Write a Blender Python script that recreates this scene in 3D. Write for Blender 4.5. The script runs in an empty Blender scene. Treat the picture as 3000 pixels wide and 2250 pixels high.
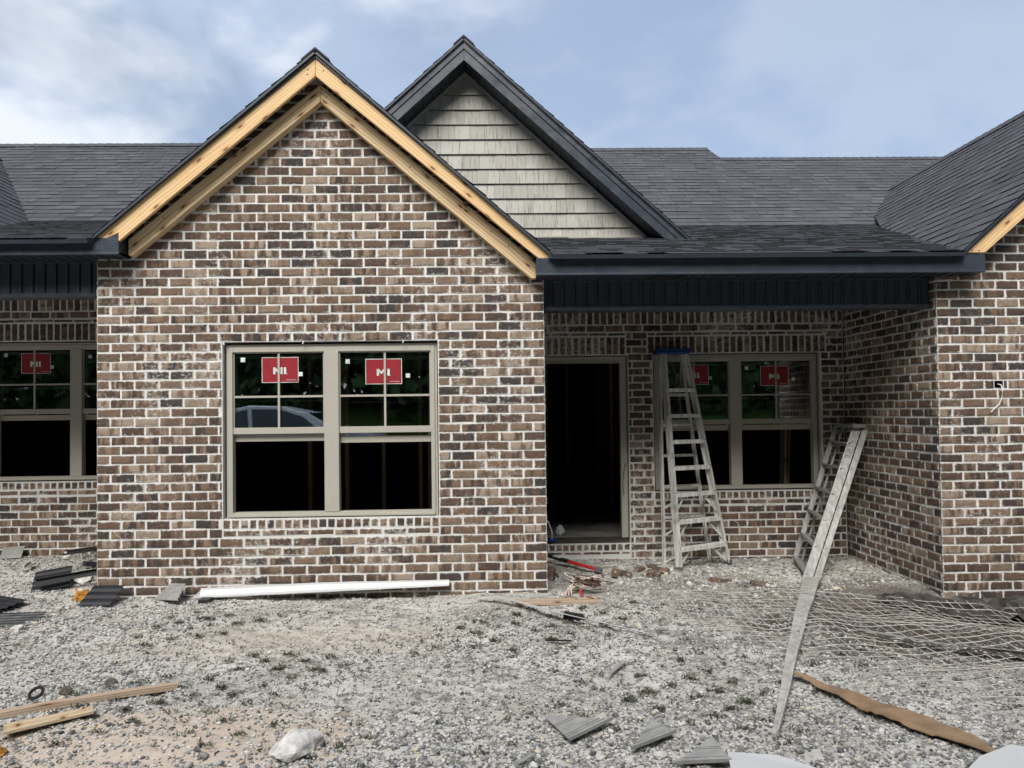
import bpy, math, random
import numpy as np
from mathutils import Vector, Matrix

# ------------------------------------------------------------------ camera, sky, sun, exposure
scn = bpy.context.scene
col = scn.collection
CAM_R = (0.99965413, -0.02331675, -0.01216379)
CAM_U = (0.01161032, -0.02372704, 0.99965105)
CAM_F = (0.02359722, 0.99944653, 0.02344812)
CAM_C = (3.39131560, -6.76540019, 1.53009931)
cd = bpy.data.cameras.new('camera')
cam = bpy.data.objects.new('camera', cd); col.objects.link(cam)
cd.sensor_width = 36; cd.sensor_fit = 'HORIZONTAL'; cd.lens = 36*2253.86/3000
cd.shift_x = 22.2/3000; cd.shift_y = 37.4/3000
cd.clip_start = .05; cd.clip_end = 600
cam.matrix_world = Matrix(((CAM_R[0], CAM_U[0], -CAM_F[0], CAM_C[0]), (CAM_R[1], CAM_U[1], -CAM_F[1], CAM_C[1]),
                           (CAM_R[2], CAM_U[2], -CAM_F[2], CAM_C[2]), (0, 0, 0, 1)))
scn.camera = cam
scn.view_settings.view_transform = 'Standard'; scn.view_settings.look = 'None'
scn.view_settings.exposure = 0.9; scn.view_settings.gamma = 1

SUN_EL, SUN_AZ = math.radians(47), math.radians(195)      # azimuth from +Y clockwise: behind the camera
sd = bpy.data.lights.new('sun', 'SUN'); sun = bpy.data.objects.new('sun', sd); col.objects.link(sun)
sd.energy = 2.9; sd.angle = math.radians(36); sd.color = (1, .965, .91)
sv = Vector((math.sin(SUN_AZ)*math.cos(SUN_EL), math.cos(SUN_AZ)*math.cos(SUN_EL), math.sin(SUN_EL)))
sun.rotation_euler = sv.to_track_quat('Z', 'Y').to_euler()

w = bpy.data.worlds.new('World'); scn.world = w; w.use_nodes = True
nt = w.node_tree; nt.nodes.clear()
def wn(t, **k):
    n = nt.nodes.new(t)
    for a, b in k.items(): setattr(n, a, b)
    return n
L = nt.links.new
out = wn('ShaderNodeOutputWorld'); mixs = wn('ShaderNodeMixShader')
bg = wn('ShaderNodeBackground'); bg.inputs[1].default_value = .062
sky = wn('ShaderNodeTexSky'); sky.sky_type = 'NISHITA'; sky.sun_disc = False
sky.sun_elevation = SUN_EL; sky.sun_rotation = SUN_AZ; sky.air_density = 1.2; sky.dust_density = 1.5
L(sky.outputs[0], bg.inputs[0])
bgc = wn('ShaderNodeBackground'); bgc.inputs[1].default_value = .75
tc = wn('ShaderNodeTexCoord')
def wmath(op, a, b=None, clamp=False):
    n = wn('ShaderNodeMath', operation=op, use_clamp=clamp)
    for i, v in enumerate((a, b)):
        if v is None: continue
        if isinstance(v, (int, float)): n.inputs[i].default_value = v
        else: L(v, n.inputs[i])
    return n.outputs[0]
sep = wn('ShaderNodeSeparateXYZ'); L(tc.outputs['Generated'], sep.inputs[0])
mp = wn('ShaderNodeMapping'); mp.inputs['Scale'].default_value = (2.0, 2.0, 3.6); mp.inputs['Rotation'].default_value = (0, math.radians(24), 0)
mp.inputs['Location'].default_value = (.35, 0, .2)
L(tc.outputs['Generated'], mp.inputs[0])
n1 = wn('ShaderNodeTexNoise'); n1.inputs['Scale'].default_value = 1.5; n1.inputs['Detail'].default_value = 8; n1.inputs['Roughness'].default_value = .52
n1.inputs['Distortion'].default_value = .5
L(mp.outputs[0], n1.inputs['Vector'])
n2 = wn('ShaderNodeTexNoise'); n2.inputs['Scale'].default_value = 1.9; n2.inputs['Detail'].default_value = 6
L(mp.outputs[0], n2.inputs['Vector'])
left = wn('ShaderNodeMapRange', interpolation_type='SMOOTHSTEP'); L(sep.outputs[0], left.inputs[0])
left.inputs[1].default_value = .22; left.inputs[2].default_value = -.30; left.inputs[3].default_value = 0; left.inputs[4].default_value = 1
cl = wn('ShaderNodeMapRange', interpolation_type='SMOOTHSTEP'); L(n1.outputs[0], cl.inputs[0])
cl.inputs[1].default_value = .36; cl.inputs[2].default_value = .56
grey = wn('ShaderNodeMapRange', interpolation_type='SMOOTHSTEP'); L(n2.outputs[0], grey.inputs[0])
grey.inputs[1].default_value = .40; grey.inputs[2].default_value = .58
cc = wn('ShaderNodeMix', data_type='RGBA'); L(grey.outputs[0], cc.inputs[0])
cc.inputs[6].default_value = (.36, .44, .58, 1); cc.inputs[7].default_value = (.68, .715, .77, 1)
hzl = wn('ShaderNodeMapRange', interpolation_type='SMOOTHSTEP'); L(sep.outputs[0], hzl.inputs[0])
hzl.inputs[1].default_value = .42; hzl.inputs[2].default_value = -.30; hzl.inputs[3].default_value = 0; hzl.inputs[4].default_value = .92
hz = wn('ShaderNodeMix', data_type='RGBA'); L(hzl.outputs[0], hz.inputs[0])
hzc = wn('ShaderNodeMix', data_type='RGBA'); L(grey.outputs[0], hzc.inputs[0]); hzc.inputs[6].default_value = (.35, .44, .62, 1); hzc.inputs[7].default_value = (.46, .535, .67, 1); L(hzc.outputs[2], hz.inputs[6]); L(cc.outputs[2], hz.inputs[7])
L(hz.outputs[2], bgc.inputs[0])
thin = wmath('ADD', .66, wmath('MULTIPLY', left.outputs[0], wmath('MULTIPLY', cl.outputs[0], .30)), True)
thin2 = wmath('SUBTRACT', thin, wmath('MULTIPLY', left.outputs[0], wmath('MULTIPLY', wmath('SUBTRACT', 1, cl.outputs[0]), .18)))
L(thin2, mixs.inputs[0]); L(bg.outputs[0], mixs.inputs[1]); L(bgc.outputs[0], mixs.inputs[2])
L(mixs.outputs[0], out.inputs[0])

# ------------------------------------------------------------------ helpers
rnd = random.Random(7)
def R(a, b): return rnd.uniform(a, b)

class MB:
    """collects polygons; build() links them as one mesh object"""
    def __init__(s): s.v = []; s.f = []; s.m = []; s.c = []; s.uv = []
    def add(s, vs, fs, mat=0, c=(.5, .5, .5, 0), uvs=None, cs=None):
        b = len(s.v); s.v += [tuple(p) for p in vs]
        for f in fs:
            s.f.append([b+i for i in f]); s.m.append(mat)
            for i in f:
                s.c.append(cs[i] if cs else c); s.uv.append(uvs[i] if uvs else (0, 0))
    def box(s, a, b, mat=0, c=(.5, .5, .5, 0), bev=0.0):
        x0, x1 = sorted((a[0], b[0])); y0, y1 = sorted((a[1], b[1])); z0, z1 = sorted((a[2], b[2]))
        v = [(x, y, z) for z in (z0, z1) for y in (y0, y1) for x in (x0, x1)]
        dx, dy, dz = x1-x0, y1-y0, z1-z0
        ax = max(range(3), key=lambda i: (dx, dy, dz)[i]); u = [(p[ax], p[(ax+1) % 3]+p[(ax+2) % 3]) for p in v]
        s.add(v, [(0, 2, 3, 1), (4, 5, 7, 6), (0, 1, 5, 4), (2, 6, 7, 3), (0, 4, 6, 2), (1, 3, 7, 5)], mat, c, u)
    def bar(s, p, q, w, d, side=(1, 0, 0), mat=0, c=(.5, .5, .5, 0), w2=None, d2=None):
        """beam p->q, width w along `side`, depth d across"""
        p = Vector(p); q = Vector(q); t = (q-p); l = t.length; t.normalize()
        sd_ = Vector(side); sd_ = (sd_-t*sd_.dot(t)).normalized(); n = t.cross(sd_)
        v = []; u = []
        for P, ww, dd, k in ((p, w, d, 0), (q, w2 or w, d2 or d, l)):
            for a, b in ((-1, -1), (1, -1), (1, 1), (-1, 1)):
                v.append(P+sd_*a*ww/2+n*b*dd/2); u.append((k, a*ww/2+b*dd/2))
        s.add(v, [(3, 2, 1, 0), (4, 5, 6, 7), (0, 1, 5, 4), (1, 2, 6, 5), (2, 3, 7, 6), (3, 0, 4, 7)], mat, c, u)
    def tube(s, pts, r, n=6, mat=0, c=(.5, .5, .5, 0), flat=1.0):
        pts = [Vector(p) for p in pts]; v = []; fs = []
        for i, P in enumerate(pts):
            t = (pts[min(i+1, len(pts)-1)]-pts[max(i-1, 0)]).normalized()
            a = t.cross(Vector((0, 0, 1)));
            if a.length < .05: a = t.cross(Vector((1, 0, 0)))
            a.normalize(); b = t.cross(a)
            for k in range(n):
                th = 2*math.pi*k/n; v.append(P+a*r*math.cos(th)+b*r*flat*math.sin(th))
        for i in range(len(pts)-1):
            for k in range(n):
                fs.append((i*n+k, i*n+(k+1) % n, (i+1)*n+(k+1) % n, (i+1)*n+k))
        fs.append(tuple(range(n-1, -1, -1))); fs.append(tuple((len(pts)-1)*n+k for k in range(n)))
        s.add(v, fs, mat, c)
    def prism(s, poly, y0, y1, mat=0, along=None, c=(.5, .5, .5, 0)):
        """polygon of (x,z) extruded from y0 to y1; uv runs along `along`"""
        n = len(poly); al = Vector(along if along else (1, 0)).normalized(); pr = Vector((-al[1], al[0]))
        v = [(x, y0, z) for x, z in poly]+[(x, y1, z) for x, z in poly]
        u = [(Vector(p).dot(al), Vector(p).dot(pr)) for p in poly]; u = u+[(a, b+.3+(y1-y0)) for a, b in u]
        fs = [tuple(range(n)), tuple(range(2*n-1, n-1, -1))]+[(i, n+i, n+(i+1) % n, (i+1) % n) for i in range(n)]
        s.add(v, fs, mat, c, u)
    def build(s, name, mats, parent=None, label=None, smooth=False, bevel=0, loc=None):
        me = bpy.data.meshes.new(name)
        o0 = Vector(loc) if loc else Vector((0, 0, 0))
        me.from_pydata([tuple(Vector(p)-o0) for p in s.v] if loc else s.v, [], s.f)
        if not isinstance(mats, (list, tuple)): mats = [mats]
        for m in mats: me.materials.append(m)
        me.polygons.foreach_set('material_index', s.m)
        ca = me.color_attributes.new('col', 'FLOAT_COLOR', 'CORNER')
        ca.data.foreach_set('color', np.array(s.c, dtype=np.float32).ravel())
        uv = me.uv_layers.new(name='UVMap'); uv.data.foreach_set('uv', np.array(s.uv, dtype=np.float32).ravel())
        if smooth: me.polygons.foreach_set('use_smooth', [True]*len(s.f))
        me.update()
        o = bpy.data.objects.new(name, me); col.objects.link(o)
        o.location = o0
        if parent: o.parent = parent
        if parent and parent.type == 'EMPTY': o.matrix_parent_inverse = Matrix.Translation(-parent.location)
        if label: o['label'] = label
        if bevel:
            b = o.modifiers.new('bevel', 'BEVEL'); b.width = bevel; b.segments = 2; b.limit_method = 'ANGLE'
        return o
def empty(name, loc, rz=0):
    o = bpy.data.objects.new(name, None); col.objects.link(o); o.location = loc; o.rotation_euler = (0, 0, rz)
    o.empty_display_size = .1
    return o
def tag(o, label, cat, group=None):
    o['label'] = label; o['category'] = cat
    if group: o['group'] = group
    return o

# ------------------------------------------------------------------ materials
def mat(name): 
    m = bpy.data.materials.new(name); m.use_nodes = True
    return m, m.node_tree.nodes, m.node_tree.links.new, m.node_tree.nodes['Principled BSDF']
class NB:
    def __init__(s, name, rough=.7, spec=.4, metal=0):
        s.m, s.n, s.l, s.p = mat(name); s.p.inputs['Roughness'].default_value = rough
        s.p.inputs['Specular IOR Level'].default_value = spec; s.p.inputs['Metallic'].default_value = metal
        s._tc = None
    def new(s, t, **k):
        n = s.n.new(t)
        for a, b in k.items(): setattr(n, a, b)
        return n
    def obj(s):
        if not s._tc: s._tc = s.new('ShaderNodeTexCoord')
        return s._tc.outputs['Object']
    def uv(s):
        return s.new('ShaderNodeUVMap', uv_map='UVMap').outputs[0]
    def attr(s):
        a = s.new('ShaderNodeAttribute', attribute_name='col'); sp = s.new('ShaderNodeSeparateColor'); s.l(a.outputs['Color'], sp.inputs[0])
        return sp.outputs[0], sp.outputs[1], sp.outputs[2], a.outputs['Alpha']
    def set(s, sock, v):
        if isinstance(v, (int, float, tuple)): sock.default_value = v
        else: s.l(v, sock)
    def mapping(s, vec, scale=(1, 1, 1), loc=(0, 0, 0), rot=(0, 0, 0)):
        m = s.new('ShaderNodeMapping'); s.l(vec, m.inputs[0]); s.set(m.inputs['Scale'], scale); s.set(m.inputs['Location'], loc)
        m.inputs['Rotation'].default_value = rot
        return m.outputs[0]
    def noise(s, vec, scale=5, detail=4, rough=.55, dist=0):
        n = s.new('ShaderNodeTexNoise'); s.l(vec, n.inputs['Vector']); n.inputs['Scale'].default_value = scale
        n.inputs['Detail'].default_value = detail; n.inputs['Roughness'].default_value = rough; n.inputs['Distortion'].default_value = dist
        return n.outputs[0]
    def math(s, op, a, b=0, clamp=False):
        n = s.new('ShaderNodeMath', operation=op, use_clamp=clamp); s.set(n.inputs[0], a); s.set(n.inputs[1], b); return n.outputs[0]
    def rng(s, v, a, b, c=0, d=1):
        n = s.new('ShaderNodeMapRange', interpolation_type='SMOOTHSTEP'); s.set(n.inputs[0], v)
        for i, x in enumerate((a, b, c, d)): n.inputs[i+1].default_value = x
        return n.outputs[0]
    def mix(s, f, a, b):
        n = s.new('ShaderNodeMix', data_type='RGBA'); s.set(n.inputs[0], f)
        for i, v in ((6, a), (7, b)):
            s.set(n.inputs[i], tuple(v)+(1,) if isinstance(v, tuple) and len(v) == 3 else v)
        return n.outputs[2]
    def ramp(s, f, stops):
        n = s.new('ShaderNodeValToRGB'); s.set(n.inputs[0], f); e = n.color_ramp.elements
        while len(e) < len(stops): e.new(.5)
        for i, (p, c) in enumerate(stops): e[i].position = p; e[i].color = tuple(c)+(1,)
        return n.outputs[0]
    def base(s, c): s.set(s.p.inputs['Base Color'], tuple(c)+(1,) if isinstance(c, tuple) else c)
    def bump(s, h, dist=.002, strength=1):
        n = s.new('ShaderNodeBump'); s.l(h, n.inputs['Height']); n.inputs['Distance'].default_value = dist; n.inputs['Strength'].default_value = strength
        s.l(n.outputs[0], s.p.inputs['Normal'])

def m_brick():
    b = NB('brick', .85, .25); t, g, st, al = b.attr()
    off = b.new('ShaderNodeCombineXYZ'); b.l(b.math('MULTIPLY', g, 61.0), off.inputs[0]); b.l(b.math('MULTIPLY', g, 37.0), off.inputs[1]); b.l(b.math('MULTIPLY', g, 13.), off.inputs[2])
    add = b.new('ShaderNodeVectorMath', operation='ADD'); b.l(b.uv(), add.inputs[0]); b.l(off.outputs[0], add.inputs[1]); vec = add.outputs[0]
    streak = b.noise(b.mapping(vec, (17, 3, 1)), 1, 3, .5, .3)
    sk = b.rng(streak, .40, .60, -1, 1)
    tone = b.math('ADD', t, b.math('MULTIPLY', sk, b.math('MULTIPLY', st, .44)), True)
    fine = b.noise(vec, 75, 5, .7)
    tone = b.math('ADD', tone, b.math('MULTIPLY', b.math('SUBTRACT', fine, .5), .8), True)
    c = b.ramp(tone, [(0, (.044, .040, .040)), (.2, (.068, .050, .041)), (.42, (.112, .076, .055)), (.62, (.158, .108, .075)), (.8, (.212, .160, .118)), (1, (.31, .25, .195))])
    hue = b.noise(vec, 9, 2)
    c = b.mix(b.rng(hue, .48, .70, 0, .45), c, b.mix(.5, c, (.17, .078, .048)))
    # lime smears: crumbs on the arrises and washed patches
    sp = b.noise(vec, 150, 3, .7); pa = b.noise(vec, 34, 3, .6)
    wl = b.rng(b.noise(b.obj(), 1.3, 5, .6), .45, .68, 0, .13)
    sm = b.math('ADD', b.math('ADD', wl, b.math('MULTIPLY', al, .26)), b.math('ADD', b.math('MULTIPLY', sp, .55), b.math('MULTIPLY', pa, .55)))
    wob = b.rng(sm, .66, .80)
    wob = b.math('MULTIPLY', wob, .8)
    c = b.mix(wob, c, (.64, .62, .59))
    b.base(c); b.bump(b.math('ADD', fine, b.math('MULTIPLY', wob, .6)), .0025, .8)
    return b.m
def m_mortar():
    b = NB('mortar', .95, .1); o = b.obj()
    n = b.noise(o, 7, 4); n2 = b.noise(o, 120, 3)
    c = b.mix(b.rng(n, .3, .7), (.64, .635, .615), (.76, .755, .735)); c = b.mix(b.rng(n2, .3, .75, 0, .4), c, (.42, .40, .37)); c = b.mix(b.rng(b.noise(o, 1.1, 4), .5, .7, 0, .3), c, (.48, .445, .40))
    b.base(c); b.bump(b.math('ADD', n2, b.noise(o, 30, 2)), .004, .9); return b.m
def m_wood(name, c1, c2, kn):
    b = NB(name, .62, .3); uv = b.uv()
    warp = b.noise(b.mapping(uv, (1.1, 5, 1)), 1.0, 2)
    wv = b.new('ShaderNodeTexWave', bands_direction='Y', wave_type='BANDS'); b.l(b.mapping(uv, (.9, 7, 1)), wv.inputs[0])
    wv.inputs['Scale'].default_value = 1.6; wv.inputs['Distortion'].default_value = 9; wv.inputs['Detail'].default_value = 3; wv.inputs['Detail Scale'].default_value = .7
    grain = b.rng(wv.outputs[0], .35, 1.0)
    fn = b.noise(b.mapping(uv, (6, 160, 1)), 1, 3)
    c = b.mix(b.math('MULTIPLY', grain, .8), c1, c2); c = b.mix(b.rng(fn, .35, .75, 0, .35), c, c2)
    c = b.mix(b.rng(warp, .45, .75, 0, .35), c, (c2[0]*.9, c2[1]*.75, c2[2]*.6))
    vo = b.new('ShaderNodeTexVoronoi', voronoi_dimensions='2D'); vo.inputs['Scale'].default_value = 1; b.l(b.mapping(uv, (2.6, 8.0, 1), (kn, .37*kn, 0)), vo.inputs['Vector'])
    k = b.rng(vo.outputs['Distance'], .085, .05)
    kr = b.rng(vo.outputs['Distance'], .22, .08, 0, .5)
    c = b.mix(kr, c, (c2[0]*.8, c2[1]*.6, c2[2]*.42)); c = b.mix(b.math('MULTIPLY', k, .9), c, (.105, .05, .022))
    b.base(c); b.bump(fn, .0012, .6); return b.m
def m_shingle():
    b = NB('asphalt_shingle', .92, .2); t, g, st, al = b.attr(); o = b.obj()
    n = b.noise(o, 260, 2, .7); n2 = b.noise(o, 1.3, 3)
    c = b.ramp(t, [(0, (.036, .038, .046)), (.5, (.064, .067, .078)), (1, (.105, .108, .122))])
    c = b.mix(b.rng(n, .3, .75, 0, .5), c, (.10, .102, .11)); c = b.mix(b.rng(n2, .35, .7, 0, .3), c, (.038, .040, .047))
    c = b.mix(al, c, (.010, .010, .012))
    b.base(c); b.bump(n, .003, .7); return b.m
def m_metal(name, c, rough=.42, wob=.0, ns=.25):
    b = NB(name, rough, .5); o = b.obj()
    n = b.noise(b.mapping(o, (1.2, 1.2, 1.2)), 1.6, 2); n2 = b.noise(o, 9, 5, .6)
    cc = b.mix(b.rng(n2, .5, .8, 0, ns), c, tuple(min(1, x*1.3+.02) for x in c)); b.base(cc)
    b.set(b.p.inputs['Roughness'], b.rng(n2, .3, .7, rough-.06, rough+.12))
    if wob: b.bump(n, wob, 1)
    return b.m
def m_vinyl(name, c, rough=.5):
    b = NB(name, rough, .4); o = b.obj(); n = b.noise(o, 3, 4); n2 = b.noise(b.mapping(o, (40, 40, 4)), 1, 3)
    cc = b.mix(b.rng(n, .4, .75, 0, .3), c, tuple(x*.8 for x in c)); cc = b.mix(b.rng(n2, .55, .8, 0, .25), cc, tuple(x*.6 for x in c))
    b.base(cc); return b.m
def m_shake():
    b = NB('shake_siding', .6, .3); t, g, st, al = b.attr(); o = b.obj()
    off = b.new('ShaderNodeCombineXYZ'); b.l(b.math('MULTIPLY', g, 31.0), off.inputs[2])
    add = b.new('ShaderNodeVectorMath', operation='ADD'); b.l(o, add.inputs[0]); b.l(off.outputs[0], add.inputs[1])
    v = b.mapping(add.outputs[0], (95, 1, 4)); n = b.noise(v, 1, 4, .6); n2 = b.noise(b.mapping(add.outputs[0], (220, 1, 7)), 1, 2)
    c = b.mix(t, (.34, .33, .295), (.43, .42, .38)); gr = b.rng(n, .58, .68)
    c = b.mix(b.math('MULTIPLY', gr, .6), c, (.15, .14, .12)); c = b.mix(b.rng(n2, .5, .8, 0, .35), c, (.2, .19, .16))
    c = b.mix(al, c, (.03, .028, .025))
    b.base(c); b.bump(b.math('SUBTRACT', 1, b.math('ADD', gr, n2)), .004, .8); return b.m
def m_glass():
    b = NB('window_glass'); nt_ = b.m.node_tree
    for n in list(nt_.nodes): nt_.nodes.remove(n)
    o = b.new('ShaderNodeOutputMaterial'); mx = b.new('ShaderNodeMixShader'); tr = b.new('ShaderNodeBsdfTransparent'); gl = b.new('ShaderNodeBsdfGlossy')
    tr.inputs[0].default_value = (.93, .965, .95, 1); gl.inputs['Roughness'].default_value = .004; gl.inputs[0].default_value = (.92, .97, 1, 1)
    fr = b.new('ShaderNodeFresnel'); fr.inputs[0].default_value = 2.7
    nz = b.new('ShaderNodeTexCoord'); nn = b.noise(nz.outputs['Object'], 1.7, 2); bm = b.new('ShaderNodeBump'); bm.inputs['Distance'].default_value = .004; bm.inputs['Strength'].default_value = .35
    b.l(nn, bm.inputs['Height']); b.l(bm.outputs[0], gl.inputs['Normal'])
    b.l(fr.outputs[0], mx.inputs[0]); b.l(tr.outputs[0], mx.inputs[1]); b.l(gl.outputs[0], mx.inputs[2]); b.l(mx.outputs[0], o.inputs[0])
    return b.m
def m_plain(name, c, rough=.7, spec=.3, var=.25, sc=12):
    b = NB(name, rough, spec); o = b.obj(); n = b.noise(o, sc, 4)
    b.base(b.mix(b.rng(n, .3, .7), tuple(x*(1-var) for x in c), tuple(min(1, x*(1+var)) for x in c))); return b.m
def m_attrib(name, stops, rough=.9, bump=0, ns=0):
    b = NB(name, rough, .2); t, g, st, al = b.attr(); o = b.obj()
    c = b.ramp(t, stops)
    if ns: 
        n = b.noise(o, ns, 3); c = b.mix(b.rng(n, .35, .7, 0, .35), c, (.62, .60, .56))
        if bump: b.bump(n, bump, .8)
    b.base(c); return b.m
def m_alu(k=1.0, name='aluminium'):
    b = NB(name, .45, .5, .25); o = b.obj()
    n = b.noise(b.mapping(o, (30, 30, 2.2)), 1, 4); n2 = b.noise(o, 45, 4, .7)
    c = b.mix(b.rng(n, .3, .7), (.36*k, .355*k, .33*k), (.60*k, .60*k, .575*k)); c = b.mix(b.rng(n2, .6, .72, 0, .8), c, (.80*k, .79*k, .76*k)); c = b.mix(b.rng(b.noise(o, 6, 4), .55, .75, 0, .6), c, (.24, .225, .19))
    b.base(c); b.set(b.p.inputs['Roughness'], b.rng(n2, .3, .7, .34, .62)); return b.m

MT = dict(
    brick=m_brick(), mortar=m_mortar(), shingle=m_shingle(), glass=m_glass(), shake=m_shake(), alu=m_alu(1.35), oldalu=m_alu(.60, 'weathered_aluminium'),
    rake=m_wood('pine_board', (.74, .53, .29), (.57, .36, .165), 3.0), frieze=m_wood('spruce_board', (.80, .64, .41), (.52, .34, .17), 8.1),
    oldwood=m_wood('weathered_board', (.46, .36, .27), (.30, .21, .14), 5.0), stud=m_wood('stud_lumber', (.36, .25, .14), (.24, .15, .08), 1.0),
    navy=m_metal('dark_painted_metal', (.036, .046, .062), .34, .02), soffit=m_metal('dark_soffit_vinyl', (.024, .032, .046), .45, 0),
    frame=m_vinyl('clay_window_vinyl', (.385, .365, .315)), trim=m_vinyl('clay_trim', (.40, .38, .335)),
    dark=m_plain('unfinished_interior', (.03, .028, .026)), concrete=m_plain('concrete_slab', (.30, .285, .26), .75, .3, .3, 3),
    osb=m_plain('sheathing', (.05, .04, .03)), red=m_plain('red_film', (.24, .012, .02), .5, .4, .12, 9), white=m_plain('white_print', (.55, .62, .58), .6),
    whitemetal=m_metal('white_coated_metal', (.50, .505, .50), .35, .004, .1), black=m_metal('black_vinyl', (.012, .013, .016), .5, 0, .15),
    greyv=m_plain('grey_vinyl', (.27, .265, .25), .55, .4, .15), blue=m_plain('blue_plastic', (.004, .045, .20), .45, .4, .2),
    card=m_plain('cardboard', (.235, .155, .092), .85, .2, .22, 7), rubber=m_plain('black_rubber', (.015, .015, .015), .8),
    redp=m_plain('red_paint', (.50, .025, .02), .45, .4, .2, 30), steel=m_plain('grey_steel', (.11, .11, .11), .5, .5, .3, 30),
    yellow=m_plain('yellow_brown', (.42, .19, .03), .6, .3, .4, 30), whitep=m_plain('white_paper', (.62, .63, .64), .8, .2, .1),
    cable=m_plain('white_cable', (.68, .66, .62), .6), rockm=m_plain('pale_limestone', (.52, .50, .47), .95, .1, .3, 14),
    dirtrock=m_plain('brown_rock', (.12, .10, .085), .95, .1, .35, 18), leaf=m_plain('leaves', (.07, .125, .045), .7, .3, .5, 3),
    bark=m_plain('bark', (.10, .08, .06), .95, .1), silver=m_plain('silver_car_paint', (.70, .72, .74), .25, .6, .03), carglass=m_plain('car_glass', (.02, .025, .03), .06, .8, .05),
    pale=m_plain('pale_grey_board', (.36, .35, .32), .7, .2, .2, 14),
    sand=m_plain('mortar_spill', (.44, .42, .38), .95, .1, .2, 40),
    strapb=m_plain('brown_strap', (.13, .065, .045), .5, .4, .3, 30), strapc=m_plain('cream_strap', (.60, .53, .46), .55, .4, .15, 30),
)

# ------------------------------------------------------------------ ground
def sm(a, b, x):
    t = max(0., min(1., (x-a)/(b-a))); return t*t*(3-2*t)
def gz(x, y):
    b = -.03+.025*max(y, -4) if y <= 0 else -.03
    if y < -4: b += .43*sm(-4, -8.5, y)+2.3*sm(-12, -30, y)
    l = sm(.3, -.3, x)
    if y > -1.2: b += l*.05*sm(-1.2, .6, y)+l*.02*max(0, min(y, 2))
    if y > -.8: b += -sm(3.6, 4.2, x)*.075*sm(-.8, 1.2, y)
    b += -.26*math.exp(-((x-7.9)**2/1.3+(y+.55)**2/.35))
    b += -.08*math.exp(-((x-6.5)**2+(y-.8)**2)/.25)
    b += .05*math.exp(-((x-4.7)**2/.4+(y-1.35)**2/.15))
    b += .03*math.sin(1.7*x+.6)*math.cos(1.3*y+.4)*sm(1.5, -1, y)+.022*math.sin(3.9*x+2.2*y)*math.sin(3.1*y-1.6*x+1)*sm(.2, -.8, y)
    return b
def tread(x, y):   # worn machine tracks: rows of cleat marks running up to the right
    m = sm(.9, 1.6, x)*sm(5.6, 4.6, x)*sm(-.35, -.8, y)
    u, v = x*.8+y*.6, -x*.6+y*.8
    return m*max(-1, math.sin(u*36)*math.sin(v*30+.8*math.sin(u*3))) if m > 0 else 0
def gn(x, y):      # bumpy version used by the sheet itself
    z = gz(x, y)
    if y < 2.5 and y > -9: z += .009*math.sin(11*x+3*math.sin(4*y))*math.sin(9*y+2*math.sin(5*x))+.005*math.sin(23*x+17*y)*math.sin(19*y-7*x)+.014*tread(x, y)
    return z
def build_ground():
    xs = [-150, -90, -50, -30, -18, -12, -8, -6, -5]+[-4+.1*i for i in range(0, 45)]+[.5+.04*i for i in range(0, 145)]+[6.3+.08*i for i in range(0, 52)]+[10.5, 11.5, 13, 16, 22, 35, 60, 100, 150]
    ys = [-150, -100, -70, -50, -40]+[-34+1.0*i for i in range(0, 25)]+[-9.5, -9, -8.4, -7.8, -7.2, -6.6, -6, -5.5, -5]+[-4.6+.08*i for i in range(0, 15)]+[-3.4+.04*i for i in range(0, 82)]+[-.12+.08*i for i in range(0, 35)]+[3, 5, 9, 15, 30, 60, 150]
    nx = len(xs); v = [(x, y, gn(x, y)) for y in ys for x in xs]
    f = [(j*nx+i, j*nx+i+1, (j+1)*nx+i+1, (j+1)*nx+i) for j in range(len(ys)-1) for i in range(nx-1)]
    me = bpy.data.meshes.new('ground'); me.from_pydata(v, [], f); me.polygons.foreach_set('use_smooth', [True]*len(f))
    b = NB('gravel_dirt', .97, .1); o = b.obj()
    n = b.noise(o, 2.2, 5, .6); n2 = b.noise(o, 38, 5, .7); n3 = b.noise(b.mapping(o, (1, 1.6, 1)), 11, 4, .6)
    c = b.mix(b.rng(n, .35, .68), (.37, .35, .315), (.54, .52, .48))
    c = b.mix(b.rng(n3, .50, .63, 0, .8), c, (.17, .155, .13))
    c = b.mix(b.rng(n2, .54, .64, 0, .8), c, (.10, .095, .08))
    def blob(cx, cy, rx, ry, w_):
        m = b.mapping(o, (1/rx, 1/ry, 0), (-cx/rx, -cy/ry, 0)); ln = b.new('ShaderNodeVectorMath', operation='LENGTH'); b.l(m, ln.inputs[0])
        return b.math('MULTIPLY', b.rng(b.math('ADD', ln.outputs['Value'], b.math('MULTIPLY', b.math('SUBTRACT', n, .5), 1.3)), 1.15, .55), w_)
    c = b.mix(blob(1.75, -2.85, 1.25, .50, .8), c, (.52, .43, .34))
    c = b.mix(blob(1.9, -1.2, 1.5, .5, .35), c, (.50, .42, .33))
    c = b.mix(blob(7.3, -.9, 2.5, 1.5, .95), c, (.080, .066, .052))
    c = b.mix(blob(5.8, .3, 1.5, .8, .45), c, (.24, .20, .165))
    sp = b.new('ShaderNodeSeparateXYZ'); b.l(o, sp.inputs[0])
    gm = b.rng(b.math('ADD', sp.outputs[1], b.math('MULTIPLY', n, 2)), -10.5, -11.5)
    c = b.mix(gm, c, b.mix(b.noise(o, 4, 4), (.09, .17, .035), (.14, .24, .06)))
    b.base(c); b.bump(b.math('ADD', n2, n3), .012, .9)
    me.materials.append(b.m); g = bpy.data.objects.new('ground', me); col.objects.link(g); g['kind'] = 'structure'
build_ground()

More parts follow.
